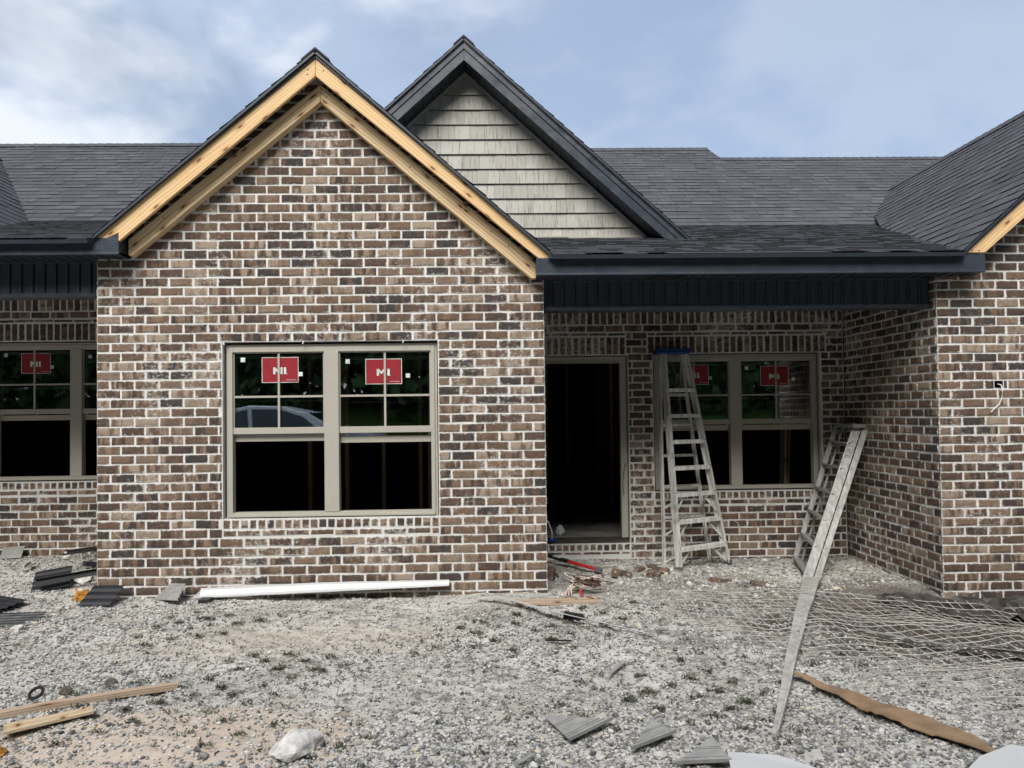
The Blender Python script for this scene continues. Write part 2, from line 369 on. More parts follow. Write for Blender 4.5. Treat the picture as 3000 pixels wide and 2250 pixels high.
def ico():
    t = (1+5**.5)/2; v = np.array([(-1, t, 0), (1, t, 0), (-1, -t, 0), (1, -t, 0), (0, -1, t), (0, 1, t), (0, -1, -t), (0, 1, -t), (t, 0, -1), (t, 0, 1), (-t, 0, -1), (-t, 0, 1)], float)
    v /= np.linalg.norm(v[0])
    f = [(0, 11, 5), (0, 5, 1), (0, 1, 7), (0, 7, 10), (0, 10, 11), (1, 5, 9), (5, 11, 4), (11, 10, 2), (10, 7, 6), (7, 1, 8), (3, 9, 4), (3, 4, 2), (3, 2, 6), (3, 6, 8), (3, 8, 9), (4, 9, 5), (2, 4, 11), (6, 2, 10), (8, 6, 7), (9, 8, 1)]
    return v, np.array(f)
def build_gravel():
    rs = np.random.RandomState(3); V, F = ico()
    pts = []; N = 118000
    cx, cy = CAM_C[0], CAM_C[1]
    for _ in range(N):
        # more per square metre near the camera, where each stone shows
        d = 3.0+8.0*rs.rand()**1.35; a = math.radians(rs.uniform(-40, 43)); x = cx+d*math.sin(a); y = cy+d*math.cos(a)
        if y > 1.78 or y < -4.3: continue
        if y > -.015 and (0 <= x <= 3.914 or x > 7.41): continue
        m = math.sin(1.9*x+1.2*y)*.5+math.sin(3.1*y-1.3*x+1)*.5
        fine = sm(.9, 1.8, x)*sm(-2.75, -2.2, y)*sm(5.2, 4.0, x)*(.55+.45*m)
        if 3.0 < x < 4.6 and -1.9 < y < -.5: fine *= .35
        p = 1-.72*max(0, fine)
        p *= 1-.88*math.exp(-((x-7.4)**2/3.4+(y+.8)**2/1.8))
        p *= 1-.78*math.exp(-((x-1.9)**2/.7+(y+2.85)**2/.14))
        if y > .1 and x > 3.9: p *= .75
        if rs.rand() > p: continue
        s = rs.uniform(.0055, .0125)*(1-.35*max(0, fine))
        if rs.rand() < .025: s *= 1.9
        if y > -.5 and x > 3.95 and rs.rand() < .10: s *= rs.uniform(1.5, 3.2)
        pts.append((x, y, gn(x, y)+s*.25, s))
    P = np.array(pts); n = len(P)
    vv = V[None]*(1+rs.uniform(-.32, .25, (n, 12, 1)))
    sc = np.stack([rs.uniform(.8, 1.5, n), rs.uniform(.7, 1.1, n), rs.uniform(.45, .8, n)], 1); vv = vv*sc[:, None]
    a = rs.uniform(0, 6.28, n); tl = rs.uniform(-.5, .5, n); ca, sa, ct, st = np.cos(a), np.sin(a), np.cos(tl), np.sin(tl)
    x, y, z = vv[..., 0], vv[..., 1], vv[..., 2]
    y, z = y*ct[:, None]-z*st[:, None], y*st[:, None]+z*ct[:, None]
    x, y = x*ca[:, None]-y*sa[:, None], x*sa[:, None]+y*ca[:, None]
    vv = np.stack([x, y, z], 2)*P[:, 3][:, None, None]+P[:, None, :3]
    ff = (F[None]+(np.arange(n)*12)[:, None, None]).reshape(-1, 3)
    me = bpy.data.meshes.new('gravel'); me.vertices.add(n*12); me.vertices.foreach_set('co', vv.ravel().astype(np.float32))
    me.loops.add(len(ff)*3); me.loops.foreach_set('vertex_index', ff.ravel().astype(np.int32))
    me.polygons.add(len(ff)); me.polygons.foreach_set('loop_start', np.arange(0, len(ff)*3, 3, dtype=np.int32)); me.polygons.foreach_set('loop_total', np.full(len(ff), 3, dtype=np.int32))
    t = rs.rand(n)**1.1; tan = rs.rand(n) < .06; t = np.where(tan, .985, t*.93)
    px, py = P[:, 0], P[:, 1]; t = np.where((py > -.22) & (px > -.2) & (px < 4.1) & (rs.rand(n) < .6), .7+.2*rs.rand(n), t); t = np.where(np.exp(-((px-7.3)**2/2.2+(py+.7)**2/1.2)) > .4, t*.4, t)
    me.update(calc_edges=True)
    ca_ = me.color_attributes.new('col', 'FLOAT_COLOR', 'POINT'); cc_ = np.ones((n*12, 4), np.float32); cc_[:, 0] = np.repeat(t, 12); ca_.data.foreach_set('color', cc_.ravel())
    m = m_attrib('crushed_limestone', [(0, (.038, .040, .042)), (.35, (.155, .157, .157)), (.6, (.36, .355, .34)), (.9, (.56, .545, .52)), (.96, (.58, .57, .54)), (1, (.42, .33, .19))], .9, .002, 60)
    me.materials.append(m); g = bpy.data.objects.new('gravel', me); col.objects.link(g); g['kind'] = 'stuff'
build_gravel()
#PART2
# ------------------------------------------------------------------ the building
H = .0813
house = empty('brick_building', (1.957, 0, 0))
tag(house, 'brown brick single storey row building with dark shingle roofs and a half finished front', 'building')

def clipz(poly, f):
    """clip polygon [(u,v)] to f(p)>=0, f linear"""
    o = []
    for i, p in enumerate(poly):
        q = poly[(i+1) % len(poly)]; a, b = f(p), f(q)
        if a >= 0: o.append(p)
        if (a >= 0) != (b >= 0):
            t = a/(a-b); o.append((p[0]+(q[0]-p[0])*t, p[1]+(q[1]-p[1])*t))
    return o
def put_brick(mb, O, ua, n, u0, u1, v0, v1, soldier=False, proud=0.0):
    g = .0042; ju = lambda: rnd.gauss(0, .0014)
    u0 += .0068+ju(); u1 -= .0068+ju(); v0 += .0053+ju()*.7; v1 -= .0053+ju()*.7
    if u1-u0 < .012 or v1-v0 < .008: return
    Lu, Lv = u1-u0, v1-v0
    def ticks(L):
        e1 = min(.0035, L*.10); e2 = min(.016, L*.3)
        return [0, e1, e2, L/2, L-e2, L-e1, L]
    tu, tv = ticks(Lu), ticks(Lv); seed = rnd.random()
    r = rnd.random()
    tone = (R(.0, .14) if r < .11 else R(.2, .42) if r < .40 else R(.42, .74) if r < .90 else R(.76, .95))
    st = R(.2, 1.0) if rnd.random() < .7 else .1
    rot = rnd.gauss(0, .009); bow = rnd.gauss(0, .0012)
    ups = Vector((0, 0, 1)); O = Vector(O); ua = Vector(ua); n = Vector(n)
    vs = []; cs = []; uvs = []; dz = rnd.gauss(0, .0012)+proud
    for j, b in enumerate(tv):
        for i, a in enumerate(tu):
            ring = (i in (0, 6)) or (j in (0, 6)); in2 = (i in (1, 5)) or (j in (1, 5))
            x, y = a, b
            if ring:
                x += rnd.gauss(0, .0022); y += rnd.gauss(0, .0014)
                if i in (0, 6) and j in (0, 6):
                    x += (.008 if i == 0 else -.008)*R(.3, 1.4); y += (.007 if j == 0 else -.007)*R(.2, 1.3)
                d = -.013
            elif in2: d = -.0026+rnd.gauss(0, .0008)
            else: d = rnd.gauss(0, .0006)
            y += rot*(a-Lu/2)+bow*math.sin(math.pi*a/Lu)
            vs.append(O+ua*(u0+x)+ups*(v0+y)+n*(d+dz))
            cs.append((tone, seed, st, 1.0 if ring else (.45 if in2 else 0)))
            uvs.append((y, x) if soldier else (x, y))
    fs = []
    for j in range(6):
        for i in range(6):
            k = j*7+i; fs.append((k, k+1, k+8, k+7))
    mb.add(vs, fs, 0, cs=cs, uvs=uvs)
def lay(mb, O, ua, n, k0, k1, span, holes=(), z0=0., phase=0, pitch=.2113, first=None):
    """running bond; span(zlo, zhi) -> (u0,u1); holes [(u0,u1,z0,z1)]"""
    for k in range(k0, k1):
        zl, zh = z0+k*H, z0+(k+1)*H; s = span(zl, zh)
        if not s: continue
        a, b = s; iv = [(a, b)]
        for h in holes:
            if zh > h[2]+.02 and zl < h[3]-.02:
                o = []
                for p, q in iv:
                    if h[1] <= p or h[0] >= q: o.append((p, q)); continue
                    if h[0] > p: o.append((p, h[0]))
                    if h[1] < q: o.append((h[1], q))
                iv = o
        off = phase+(.0 if k % 2 else .5)
        base = (first if first is not None else 0)-off*pitch*.86+rnd.gauss(0, .003)
        for p, q in iv:
            x = base-pitch*2
            while x > p: x -= pitch
            while x < q:
                x2 = x+pitch
                c, d = max(x, p), min(x2, q)
                if d-c > .03:
                    if p-x > 0 and x2-p < .045: pass
                    put_brick(mb, O, ua, n, c, d, zl, zh)
                elif d > c: pass
                x = x2
def rects(mb, O, ua, n, d, outer, holes, matn, flip=False):
    """flat panel of `outer` (u0,u1,z0,z1) with rectangular holes, at depth d"""
    us = sorted({outer[0], outer[1]}|{h[0] for h in holes}|{h[1] for h in holes}); zs = sorted({outer[2], outer[3]}|{h[2] for h in holes}|{h[3] for h in holes})
    O = Vector(O); ua = Vector(ua); n = Vector(n)
    for i in range(len(us)-1):
        for j in range(len(zs)-1):
            a, b, c, e = us[i], us[i+1], zs[j], zs[j+1]
            if a < outer[0] or b > outer[1] or c < outer[2] or e > outer[3]: continue
            mu, mz = (a+b)/2, (c+e)/2
            if any(h[0] < mu < h[1] and h[2] < mz < h[3] for h in holes): continue
            p = [O+ua*u+Vector((0, 0, z))+n*d for u, z in ((a, c), (b, c), (b, e), (a, e))]
            mb.add(p, [(0, 1, 2, 3)], matn)
def reveals(mb, O, ua, n, holes, d0, d1, matn):
    O = Vector(O); ua = Vector(ua); n = Vector(n)
    for h in holes:
        c = [(h[0], h[2]), (h[1], h[2]), (h[1], h[3]), (h[0], h[3])]
        for i in range(4):
            p, q = c[i], c[(i+1) % 4]
            v = [O+ua*a[0]+Vector((0, 0, a[1]))+n*d for a, d in ((p, d0), (q, d0), (q, d1), (p, d1))]
            mb.add(v, [(0, 1, 2, 3)], matn)
def soldiers(mb, O, ua, n, u0, u1, z0, z1, w=.0765):
    k = max(1, round((u1-u0)/w)); w = (u1-u0)/k
    for i in range(k): put_brick(mb, O, ua, n, u0+i*w, u0+(i+1)*w, z0, z1, True)
def thin(mb, O, ua, n, u0, u1, z0, z1, pitch=.2113, proud=0):
    x = u0-R(0, .12)
    while x < u1:
        c, d = max(x, u0), min(x+pitch, u1)
        if d-c > .03: put_brick(mb, O, ua, n, c, d, z0, z1, proud=proud)
        x += pitch
BM = [MT['brick'], MT['mortar'], MT['osb']]
X1, X2, NY = (1, 0, 0), (0, -1, 0), (0, -1, 0)

# main gable front wall ------------------------------------------------
W0 = 3.914
def roofz(x): return 4.655-.8445*(1.968-x) if x < 1.968 else 4.655-.878*(x-1.968)
mh = (1.088, 2.968, 8*H, 27*H)                     # window opening
mb = MB(); O0 = (0, 0, 0)
def span_main(zl, zh):
    a = 0 if zh < 2.95 else max(0, 1.968-(4.655-zh)/.8445+.02); b = W0 if zh < 2.75 else min(W0, 1.968+(4.655-zh)/.878-.02)
    return (a, b) if b-a > .05 else None
hs = [mh, (mh[0], mh[1], 6*H, 8*H)]
lay(mb, O0, X1, NY, -1, 55, span_main, hs)
soldiers(mb, O0, X1, NY, mh[0]-.003, mh[1]+.003, 7*H-.006, 8*H-.004, .0745)
thin(mb, O0, X1, NY, mh[0], mh[1], 6*H+.012, 7*H-.012)
rects(mb, O0, X1, NY, -.0075, (0.006, W0-.006, -.4, 2.6), [mh], 1)
pg = [(0.006, 2.6), (W0-.006, 2.6), (W0-.006, roofz(W0)-.02), (1.968, 4.62), (0.006, roofz(0)-.02)]
mb.add([(x, .0075, z) for x, z in pg], [tuple(range(5))], 1)
mb.add([(x, .13, z) for x, z in pg], [tuple(range(4, -1, -1))], 2)
rects(mb, O0, X1, NY, -.13, (.0, W0, -.4, 2.6), [mh], 2); reveals(mb, O0, X1, NY, [mh], -.0075, -.13, 1)
gable_wall = mb.build('gable_wall', BM, house, 'front gable wall of mottled brown brick with thick white mortar')
# its two side returns
for nm, x, nrm, ua, org in (('return_wall', W0, (1, 0, 0), (0, 1, 0), (W0, 0, 0)), ('return_wall', 0, (-1, 0, 0), (0, 1, 0), (0, 0, 0))):
    mb = MB(); lay(mb, org, ua, nrm, -2, 34, lambda a, b: (0, 1.8), phase=.5)
    rects(mb, org, ua, nrm, -.0075, (.006, 1.8, -.4, 2.86), [], 1)
    mb.build(nm, BM, house)

# porch back walls -------------------------------------------------------
def porch_wall(xa, xb, z0, wx, door=None, kbot=-3, label=None):
    """xa..xb along X at Y=1.8; window opening at wx; door opening (x0,x1,z0,z1)"""
    O = (0, 1.8, 0); mb = MB(); wz0, wz1 = z0+8*H, z0+27*H
    wh = (wx[0], wx[1], wz0, wz1); holes = [wh]; full = [wh]
    holes.append((wx[0]-.004, wx[1]+.004, z0+6*H, wz0)); holes.append((wx[0]-.06, wx[1]+.06, wz1, z0+29.9*H))
    if door:
        holes.append(door); full.append(door); holes.append((door[0]-.1, door[1], door[2]-2*H-.01, door[2])); holes.append((door[0]-.1, door[1]-.02, door[3]-.02, z0+29.9*H))
    lay(mb, O, X1, NY, kbot, 31, lambda a, b: (xa, xb), holes, z0, .25)
    soldiers(mb, O, X1, NY, wx[0]-.004, wx[1]+.004, z0+7*H-.006, wz0-.004, .0745); thin(mb, O, X1, NY, wx[0], wx[1], z0+6*H+.012, z0+7*H-.012)
    soldiers(mb, O, X1, NY, wx[0]-.06, wx[1]+.06, wz1-.002, z0+29.4*H); thin(mb, O, X1, NY, wx[0]-.06, wx[1]+.06, z0+29.45*H, z0+29.95*H)
    if door:
        soldiers(mb, O, X1, NY, xa, door[1]-.02, door[3], z0+29.4*H); thin(mb, O, X1, NY, xa, door[1], z0+29.45*H, z0+29.95*H)
        soldiers(mb, O, X1, NY, xa, door[1], door[2]-H-.004, door[2]-.004, .0745); thin(mb, O, X1, NY, xa, door[1], door[2]-1.55*H, door[2]-H-.008)
    soldiers(mb, O, X1, NY, xa, xb, z0+31*H, z0+33.45*H)
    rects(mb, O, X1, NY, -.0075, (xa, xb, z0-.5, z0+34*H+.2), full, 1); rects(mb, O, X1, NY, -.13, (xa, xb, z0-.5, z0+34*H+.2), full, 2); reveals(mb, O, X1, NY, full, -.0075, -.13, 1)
    return mb.build('porch_wall', BM, house, label)
DOOR = (3.914, 4.978, .088, 2.182)
porch_wall(W0, 7.422, 0, (5.262, 7.16), DOOR, label='shaded brick wall at the back of the open porch, with doorway and twin window')
ZL = .208
porch_wall(-4.2, 0, ZL, (-2.075, -.195), None, label='shaded brick wall at the back of the left porch')

# right unit: side wall and front gable wall -------------------------------
RX = 7.422
mb = MB(); O = (RX, 0, 0)
lay(mb, O, (0, 1, 0), (-1, 0, 0), -5, 34, lambda a, b: (0, 1.8), phase=.5)
rects(mb, O, (0, 1, 0), (-1, 0, 0), -.0075, (.006, 1.8, -.6, 2.86), [], 1)
mb.build('side_wall', BM, house, 'brick side wall of the right hand projecting bay')
def rz(x): return 2.88+.9*(x-7.50)
mb = MB(); hole = (7.937, 8.012, 21*H+.01, 22*H-.008)
def span_r(zl, zh):
    a = RX if zh < 2.80 else RX+(zh-2.80)/.9+.06
    return (a, 10.2) if a < 10 else None
lay(mb, (0, 0, 0), X1, NY, -6, 60, span_r, [hole], 0, 0, first=RX)
rects(mb, (0, 0, 0), X1, NY, -.0075, (RX+.006, 10.2, -.7, 2.7), [hole], 1)
mb.add([(x, .0075, z) for x, z in ((RX+.006, 2.7), (10.2, 2.7), (10.2, 5.1), (RX+.006, rz(RX)-.03))], [(0, 1, 2, 3)], 1)
reveals(mb, (0, 0, 0), X1, NY, [hole], -.006, -.09, 2); mb.add([(hole[0], .09, hole[2]), (hole[1], .09, hole[2]), (hole[1], .09, hole[3]), (hole[0], .09, hole[3])], [(0, 1, 2, 3)], 2)
mb.build('gable_wall', BM, house, 'brick front wall of the right hand bay with a small cable hole')

# ---------------------------------------------------------------- windows
def make_window(x0, z0, y, label, kink=0.):
    W, Hh = 1.850, 1.520
    win = MB(); F = MT['frame']
    def bx(m, a, b, c, d, ya, yb): m.box((x0+a, y+ya, z0+c), (x0+b, y+yb, z0+d))
    for a, b, c, d in ((0, .022, 0, Hh), (W-.022, W, 0, Hh), (.022, W-.022, Hh-.024, Hh), (.022, W-.022, 0, .02)): bx(win, a, b, c, d, .012, .09)
    root = win.build('window', F, house, label, bevel=.003)
    fr = MB()
    for a, b, c, d in ((.022, .056, .02, Hh-.024), (W-.056, W-.022, .02, Hh-.024), (.056, W-.056, Hh-.068, Hh-.024), (.056, W-.056, .02, .045)): bx(fr, a, b, c, d, 0, .085)
    bx(fr, .03, W-.03, .006, .03, -.012, .012)                                  # sill nose
    fr.build('frame', F, root, bevel=.003)
    mu = MB(); bx(mu, .856, .984, .045, Hh-.068, -.004, .085); mu.build('mullion', F, root, bevel=.004)
    for s, (a, b) in enumerate(((.056, .856), (.984, W-.056))):
        sh = MB()                                                               # upper sash, fixed
        bx(sh, a, b, .732, .788, .012, .05); bx(sh, a, a+.012, .788, Hh-.068, .02, .05); bx(sh, b-.012, b, .788, Hh-.068, .02, .05); bx(sh, a, b, Hh-.078, Hh-.068, .02, .05)
        so = sh.build('upper_sash', F, root, bevel=.002)
        gr = MB(); mx = (a+b)/2; mz = 1.060
        bx(gr, mx-.009, mx+.009, .788, Hh-.078, .016, .027); bx(gr, a+.012, mx-.009, mz-.009, mz+.009, .016, .027); bx(gr, mx+.009, b-.012, mz-.009, mz+.009, .016, .027)
        gr.build('muntin', F, so)
        p = MB(); p.add([(x0+u, y+.028, z0+v) for u, v in ((a+.01, .785), (b-.01, .785), (b-.01, Hh-.076), (a+.01, Hh-.076))], [(0, 1, 2, 3)]); p.build('pane', MT['glass'], so)
        up = (.665, .645)[s] if kink == 0 else .662                             # lower sash pushed up
        ls = MB(); t = up+.765
        bx(ls, a+.004, b-.004, up, up+.058, .056, .082); bx(ls, a+.004, a+.03, up+.058, t-.03, .056, .082); bx(ls, b-.03, b-.004, up+.058, t-.03, .056, .082); bx(ls, a+.004, b-.004, t-.03, t, .056, .082)
        lo = ls.build('lower_sash', F, root, bevel=.002)
        g2 = MB(); bx(g2, mx-.008, mx+.008, up+.058, t-.03, .066, .072); bx(g2, a+.03, mx-.008, up+.35, up+.366, .066, .072); bx(g2, mx+.008, b-.03, up+.35, up+.366, .066, .072); g2.build('muntin', F, lo)
        p = MB(); p.add([(x0+u, y+.062, z0+v) for u, v in ((a+.028, up+.05), (b-.028, up+.05), (b-.028, t-.028), (a+.028, t-.028))], [(0, 1, 2, 3)]); p.build('pane', MT['glass'], lo)
        # red maker's sheet and paper tabs stuck on the upper glass
        st = MB(); q = .305 if s == 0 else .232; q += a-.056 if s == 0 else a-.984; zt = 1.408 if s == 0 else 1.385; sw, shh = .322, .225; yy = y+.0272
        sx, sz = x0+q, z0+zt
        if s == 0: sx = x0+.305
        else: sx = x0+1.216
        rr = R(-.008, .008)
        def quad(m, u0, v0, u1, v1, dy, mi):
            m.add([(sx+u, yy+dy, sz+v+rr*u) for u, v in ((u0, v0), (u1, v0), (u1, v1), (u0, v1))], [(0, 1, 2, 3)], mi)
        quad(st, 0, -shh, sw, 0, .0006, 1); quad(st, .005, -shh+.005, sw-.005, -.005, 0, 0)
        bw, hh, zb, xm = .020, .060, -.150, .100
        def pl(pts): st.add([(sx+u, yy-.0006, sz+v+rr*u) for u, v in pts], [tuple(range(len(pts)))], 1)
        quad(st, xm, zb, xm+bw, zb+hh, -.0006, 1); quad(st, xm+.062, zb, xm+.062+bw, zb+hh, -.0006, 1)
        pl([(xm+bw, zb+hh), (xm+bw, zb+hh-.026), (xm+.041, zb+.012), (xm+.041, zb+.038)]); pl([(xm+.062, zb+hh), (xm+.041, zb+.038), (xm+.041, zb+.012), (xm+.062, zb+hh-.026)])
        quad(st, xm+.094, zb, xm+.094+bw, zb+hh, -.0006, 1); quad(st, xm+.119, zb, xm+.124, zb+.006, -.0006, 1)
        quad(st, .215, -shh+.022, .300, -shh+.025, -.0006, 1)
        st.build('sticker', [MT['red'], MT['white']], root, 'red sheet with white letters on the upper glass')
        tb = MB(); quad(tb, -.185 if s == 0 else -.175, -.04, -.145 if s == 0 else -.137, 0, -.0005, 0); tb.build('paper_tab', MT['white'], root)
        tb = MB(); quad(tb, sw+.002 if s == 0 else sw+.035, -.17, sw+.036 if s == 0 else sw+.072, -.133, -.0005, 0); tb.build('paper_tab', MT['white'], root)
    return root
make_window(1.108, .655, .040, 'twin clay framed window in the front gable wall, lower sashes pushed up')
make_window(5.282, .662, 1.845, 'twin clay framed window at the back of the porch, behind the ladders', 1)
make_window(-2.062, .868, 1.845, 'twin clay framed window at the back of the left porch', 1)
for x in (1.10, 1.792, 2.665):
    mb = MB(); z = 27*H; mb.tube([(x, .02, z-.002), (x+.006, -.012, z-.006), (x+R(-.01, .02), -.022, z-.022-R(0, .012))], .0042, 6); mb.build('twine_end', MT['cable'], house)

# ---------------------------------------------------------------- doorway
mb = MB(); y = 1.845
mb.box((4.900, y, .14), (4.966, y+.12, 2.105)); mb.box((3.925, y, 2.105), (4.966, y+.12, 2.170)); mb.box((3.925, y, .14), (3.99, y+.12, 2.105))
dr = mb.build('door_frame', MT['frame'], house, 'bare clay coloured frame of the open front doorway', bevel=.004)
mb = MB(); mb.box((4.892, y-.012, .14), (4.905, y+.02, 2.097)); mb.box((3.99, y-.012, 2.097), (4.905, y+.02, 2.11)); mb.build('stop', MT['frame'], dr, bevel=.002)
mb = MB(); mb.box((3.925, y-.03, .088), (4.966, y+.16, .122), bev=0); mb.box((3.935, y+.01, .122), (4.956, y+.09, .14)); mb.build('threshold', MT['osb'], dr, bevel=.003)

# ---------------------------------------------------------------- interior (unfinished, dark)
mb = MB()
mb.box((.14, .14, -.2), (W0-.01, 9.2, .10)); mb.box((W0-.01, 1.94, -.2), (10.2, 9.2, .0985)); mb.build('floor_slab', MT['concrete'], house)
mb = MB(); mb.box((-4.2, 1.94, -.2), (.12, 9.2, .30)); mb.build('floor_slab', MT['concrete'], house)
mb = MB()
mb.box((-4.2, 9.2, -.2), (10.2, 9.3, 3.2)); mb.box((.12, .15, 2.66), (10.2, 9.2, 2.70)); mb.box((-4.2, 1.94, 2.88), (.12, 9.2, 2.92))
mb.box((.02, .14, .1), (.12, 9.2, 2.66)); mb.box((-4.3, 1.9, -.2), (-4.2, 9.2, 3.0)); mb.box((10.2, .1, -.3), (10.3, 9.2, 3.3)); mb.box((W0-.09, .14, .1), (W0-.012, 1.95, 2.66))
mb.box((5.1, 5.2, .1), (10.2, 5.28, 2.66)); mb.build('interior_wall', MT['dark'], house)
for x, yy in [(1.42, 1.9), (1.83, 1.9), (2.24, 1.9), (2.65, 1.9), (2.80, 1.3), (3.30, 4.6), (3.75, 5.4), (4.15, 5.6), (4.75, 6.2), (5.3, 5.0), (4.30, 4.9)]:
    mb = MB(); mb.bar((x, yy, .1), (x, yy, 2.66), .04, .09, (1, 0, 0)); mb.build('stud', MT['stud'], house)
mb = MB(); mb.bar((1.3, 1.9, .12), (2.9, 1.9, .12), .04, .09, (0, 0, 1)); mb.build('sole_plate', MT['stud'], house)
mb = MB(); mb.bar((4.02, 5.6, .12), (5.4, 5.6, .12), .04, .09, (0, 0, 1)); mb.build('sole_plate', MT['stud'], house)

# ---------------------------------------------------------------- roofs
def shingled(name, O, U, V, poly, label=None, thick=.035, seed=0, parent=house, butt=1.0):
    """poly convex in (u along eave, v up the slope)"""
    O, U, V = Vector(O), Vector(U).normalized(), Vector(V).normalized(); N = U.cross(V)
    if N.z < 0: N = -N
    rr = random.Random(seed); mb = MB(); ex = .143
    umin, umax = min(p[0] for p in poly), max(p[0] for p in poly); vmin, vmax = min(p[1] for p in poly), max(p[1] for p in poly)
    P = lambda u, v, h: O+U*u+V*v+N*h
    n = len(poly); ctr = (sum(p[0] for p in poly)/n, sum(p[1] for p in poly)/n)
    def clip(q):
        for i in range(n):
            a, b = poly[i], poly[(i+1) % n]; nx, ny = -(b[1]-a[1]), b[0]-a[0]
            sg = 1 if nx*(ctr[0]-a[0])+ny*(ctr[1]-a[1]) > 0 else -1
            q = clipz(q, lambda p: sg*(nx*(p[0]-a[0])+ny*(p[1]-a[1])))
            if len(q) < 3: return []
        return q
    k = 0; v = vmin
    while v < vmax:
        u = umin-rr.uniform(0, .3); wv = [rr.gauss(0, .0012) for _ in range(2)]
        while u < umax:
            wd = rr.choice((.10, .14, .17, .2, .24, .33)); lam = rr.random() < .45
            lo = v-(.006 if lam else 0); t = .0115 if lam else .0065
            q = clip([(u+.002, lo), (u+wd-.002, lo), (u+wd-.002, v+ex+.004), (u+.002, v+ex+.004)])
            if q:
                tone = min(1, max(0, (.62 if lam else .42)+rr.gauss(0, .13)))
                hh = lambda b: t*(1-(b-v)/ex)+.0015 if b > v else t
                mb.add([P(a, b, hh(b)) for a, b in q], [tuple(range(len(q)))], 0, (tone, 0, 0, 0))
                lows = sorted([p for p in q if abs(p[1]-lo) < 1e-6])
                if len(lows) >= 2:
                    a, b = lows[0], lows[-1]
                    mb.add([P(a[0], a[1], t), P(b[0], b[1], t), P(b[0], b[1]+.001, -.002), P(a[0], a[1]+.001, -.002)], [(0, 1, 2, 3)], 0, (.1, 0, 0, butt))
            u += wd
        v += ex; k += 1
    top = [P(a, b, -.003) for a, b in poly]; bot = [P(a, b, -thick) for a, b in poly]
    mb.add(top+bot, [tuple(range(n)), tuple(range(2*n-1, n-1, -1))]+[(i, (i+1) % n, n+(i+1) % n, n+i) for i in range(n)], 1)
    return mb.build(name, [MT['shingle'], MT['soffit']], parent, label)
def slope(name, x0, x1, za, zb, y0, y1, border=None, **k):
    """front-facing plane z = za+zb*y from y0 to y1; border: list of (x,y) polygon instead of the rectangle"""
    s = math.sqrt(1+zb*zb); pts = border or [(x0, y0), (x1, y0), (x1, y1), (x0, y1)]
    return shingled(name, (0, y0, za+zb*y0), (1, 0, 0), (0, 1, zb), [(x, (y-y0)*s) for x, y in pts], **k)
E0R, E0L = 2.88+.297*.3, 3.04+.297*.3          # low slopes: z = E0 + .297 y
# intersections of the low slopes with the gable slopes
def xr_main(y): return 1.968+(4.655-(E0R+.297*y))/.878
def xl_main(y): return 1.968-(4.655-(E0L+.297*y))/.8445
def x_rg(z): return 7.50+(z-2.88)/.9
roof = slope('porch_roof', 0, 0, E0R, .297, -.3, 4.28, border=[(xr_main(-.3)-.02, -.3), (x_rg(2.88)+.02, -.3), (x_rg(4.24)+.1, 4.28), (xr_main(4.28)-.1, 4.28)], seed=1, butt=.12, label='low pitched dark shingle roof over the porch')
slope('main_roof', 0, 0, 1.158, .72, 4.28, 6.84, border=[(1.0, 4.28), (x_rg(4.24)+.12, 4.28), (12, 7.0), (12, 6.84), (1.0, 6.84)] and [(1.0, 4.28), (x_rg(4.24)+.1, 4.28), (11.8, 6.84), (1.0, 6.84)], seed=2, label='steep dark shingle main roof')
def xb(y): return 8.14-(y-4.308)*.2112
slope('main_roof', 0, 0, 1.158+.03, .72, 4.21, 7.24, border=[(2.0, 4.21), (xb(4.21), 4.21), (xb(7.24), 7.24), (2.0, 7.24)], seed=3, thick=.05, label='slightly higher section of the steep main roof behind the shake clad gable')
slope('porch_roof', 0, 0, E0L, .297, -.3, 3.3, border=[(-6.0, -.3), (xl_main(-.3)+.02, -.3), (xl_main(3.3)+.1, 3.3), (-6.0, 3.3)], seed=4, butt=.12, label='low pitched dark shingle roof over the left porch')
slope('main_roof', -9, 1.2, 4.11-.72*3.3, .72, 3.3, 6.05, seed=5, label='steep dark shingle main roof of the left unit')
# rear slopes close the building
mb = MB()
for x0, x1, z, y in ((1.0, 12, 6.07, 6.84), (2.0, 7.5, 6.39, 7.24), (-9, 1.2, 6.07, 6.05)): mb.add([(x0, y, z), (x1, y, z), (x1, y+4.2, z-3), (x0, y+4.2, z-3)], [(0, 1, 2, 3)], 0, (.4, 0, 0, 0))
mb.build('rear_roof', MT['shingle'], house)
def ridge_cap(a, b, seed=0, w=.13, drop=.72, parent=house):
    a, b = Vector(a), Vector(b); t = (b-a); l = t.length; t.normalize(); s = t.cross(Vector((0, 0, 1))).normalized(); mb = MB(); k = int(l/.15)+1; rr = random.Random(seed)
    for i in range(k):
        p = a+t*(i*l/k); q = a+t*((i+1.15)*l/k); h1, h0 = .016+rr.uniform(0, .003), .010
        d = Vector((0, 0, -w*drop))
        v = [p+s*w+d+Vector((0, 0, h1)), p+Vector((0, 0, h1)), p-s*w+d+Vector((0, 0, h1)), q+s*w+d+Vector((0, 0, h0)), q+Vector((0, 0, h0)), q-s*w+d+Vector((0, 0, h0)),
             p+s*w+d, p, p-s*w+d]
        mb.add(v, [(0, 1, 4, 3), (1, 2, 5, 4), (0, 6, 7, 1), (1, 7, 8, 2)], 0, (.45+rr.gauss(0, .1), 0, 0, 0))
    return mb.build('ridge_cap', MT['shingle'], parent)
ridge_cap((xb(7.24)+.0, 6.84, 6.085), (11.8, 6.84, 6.085), 1); ridge_cap((xb(7.24), 7.25, 6.41), (3, 7.25, 6.41), 2); ridge_cap((-9, 6.05, 6.10), (1.2, 6.05, 6.10), 3)
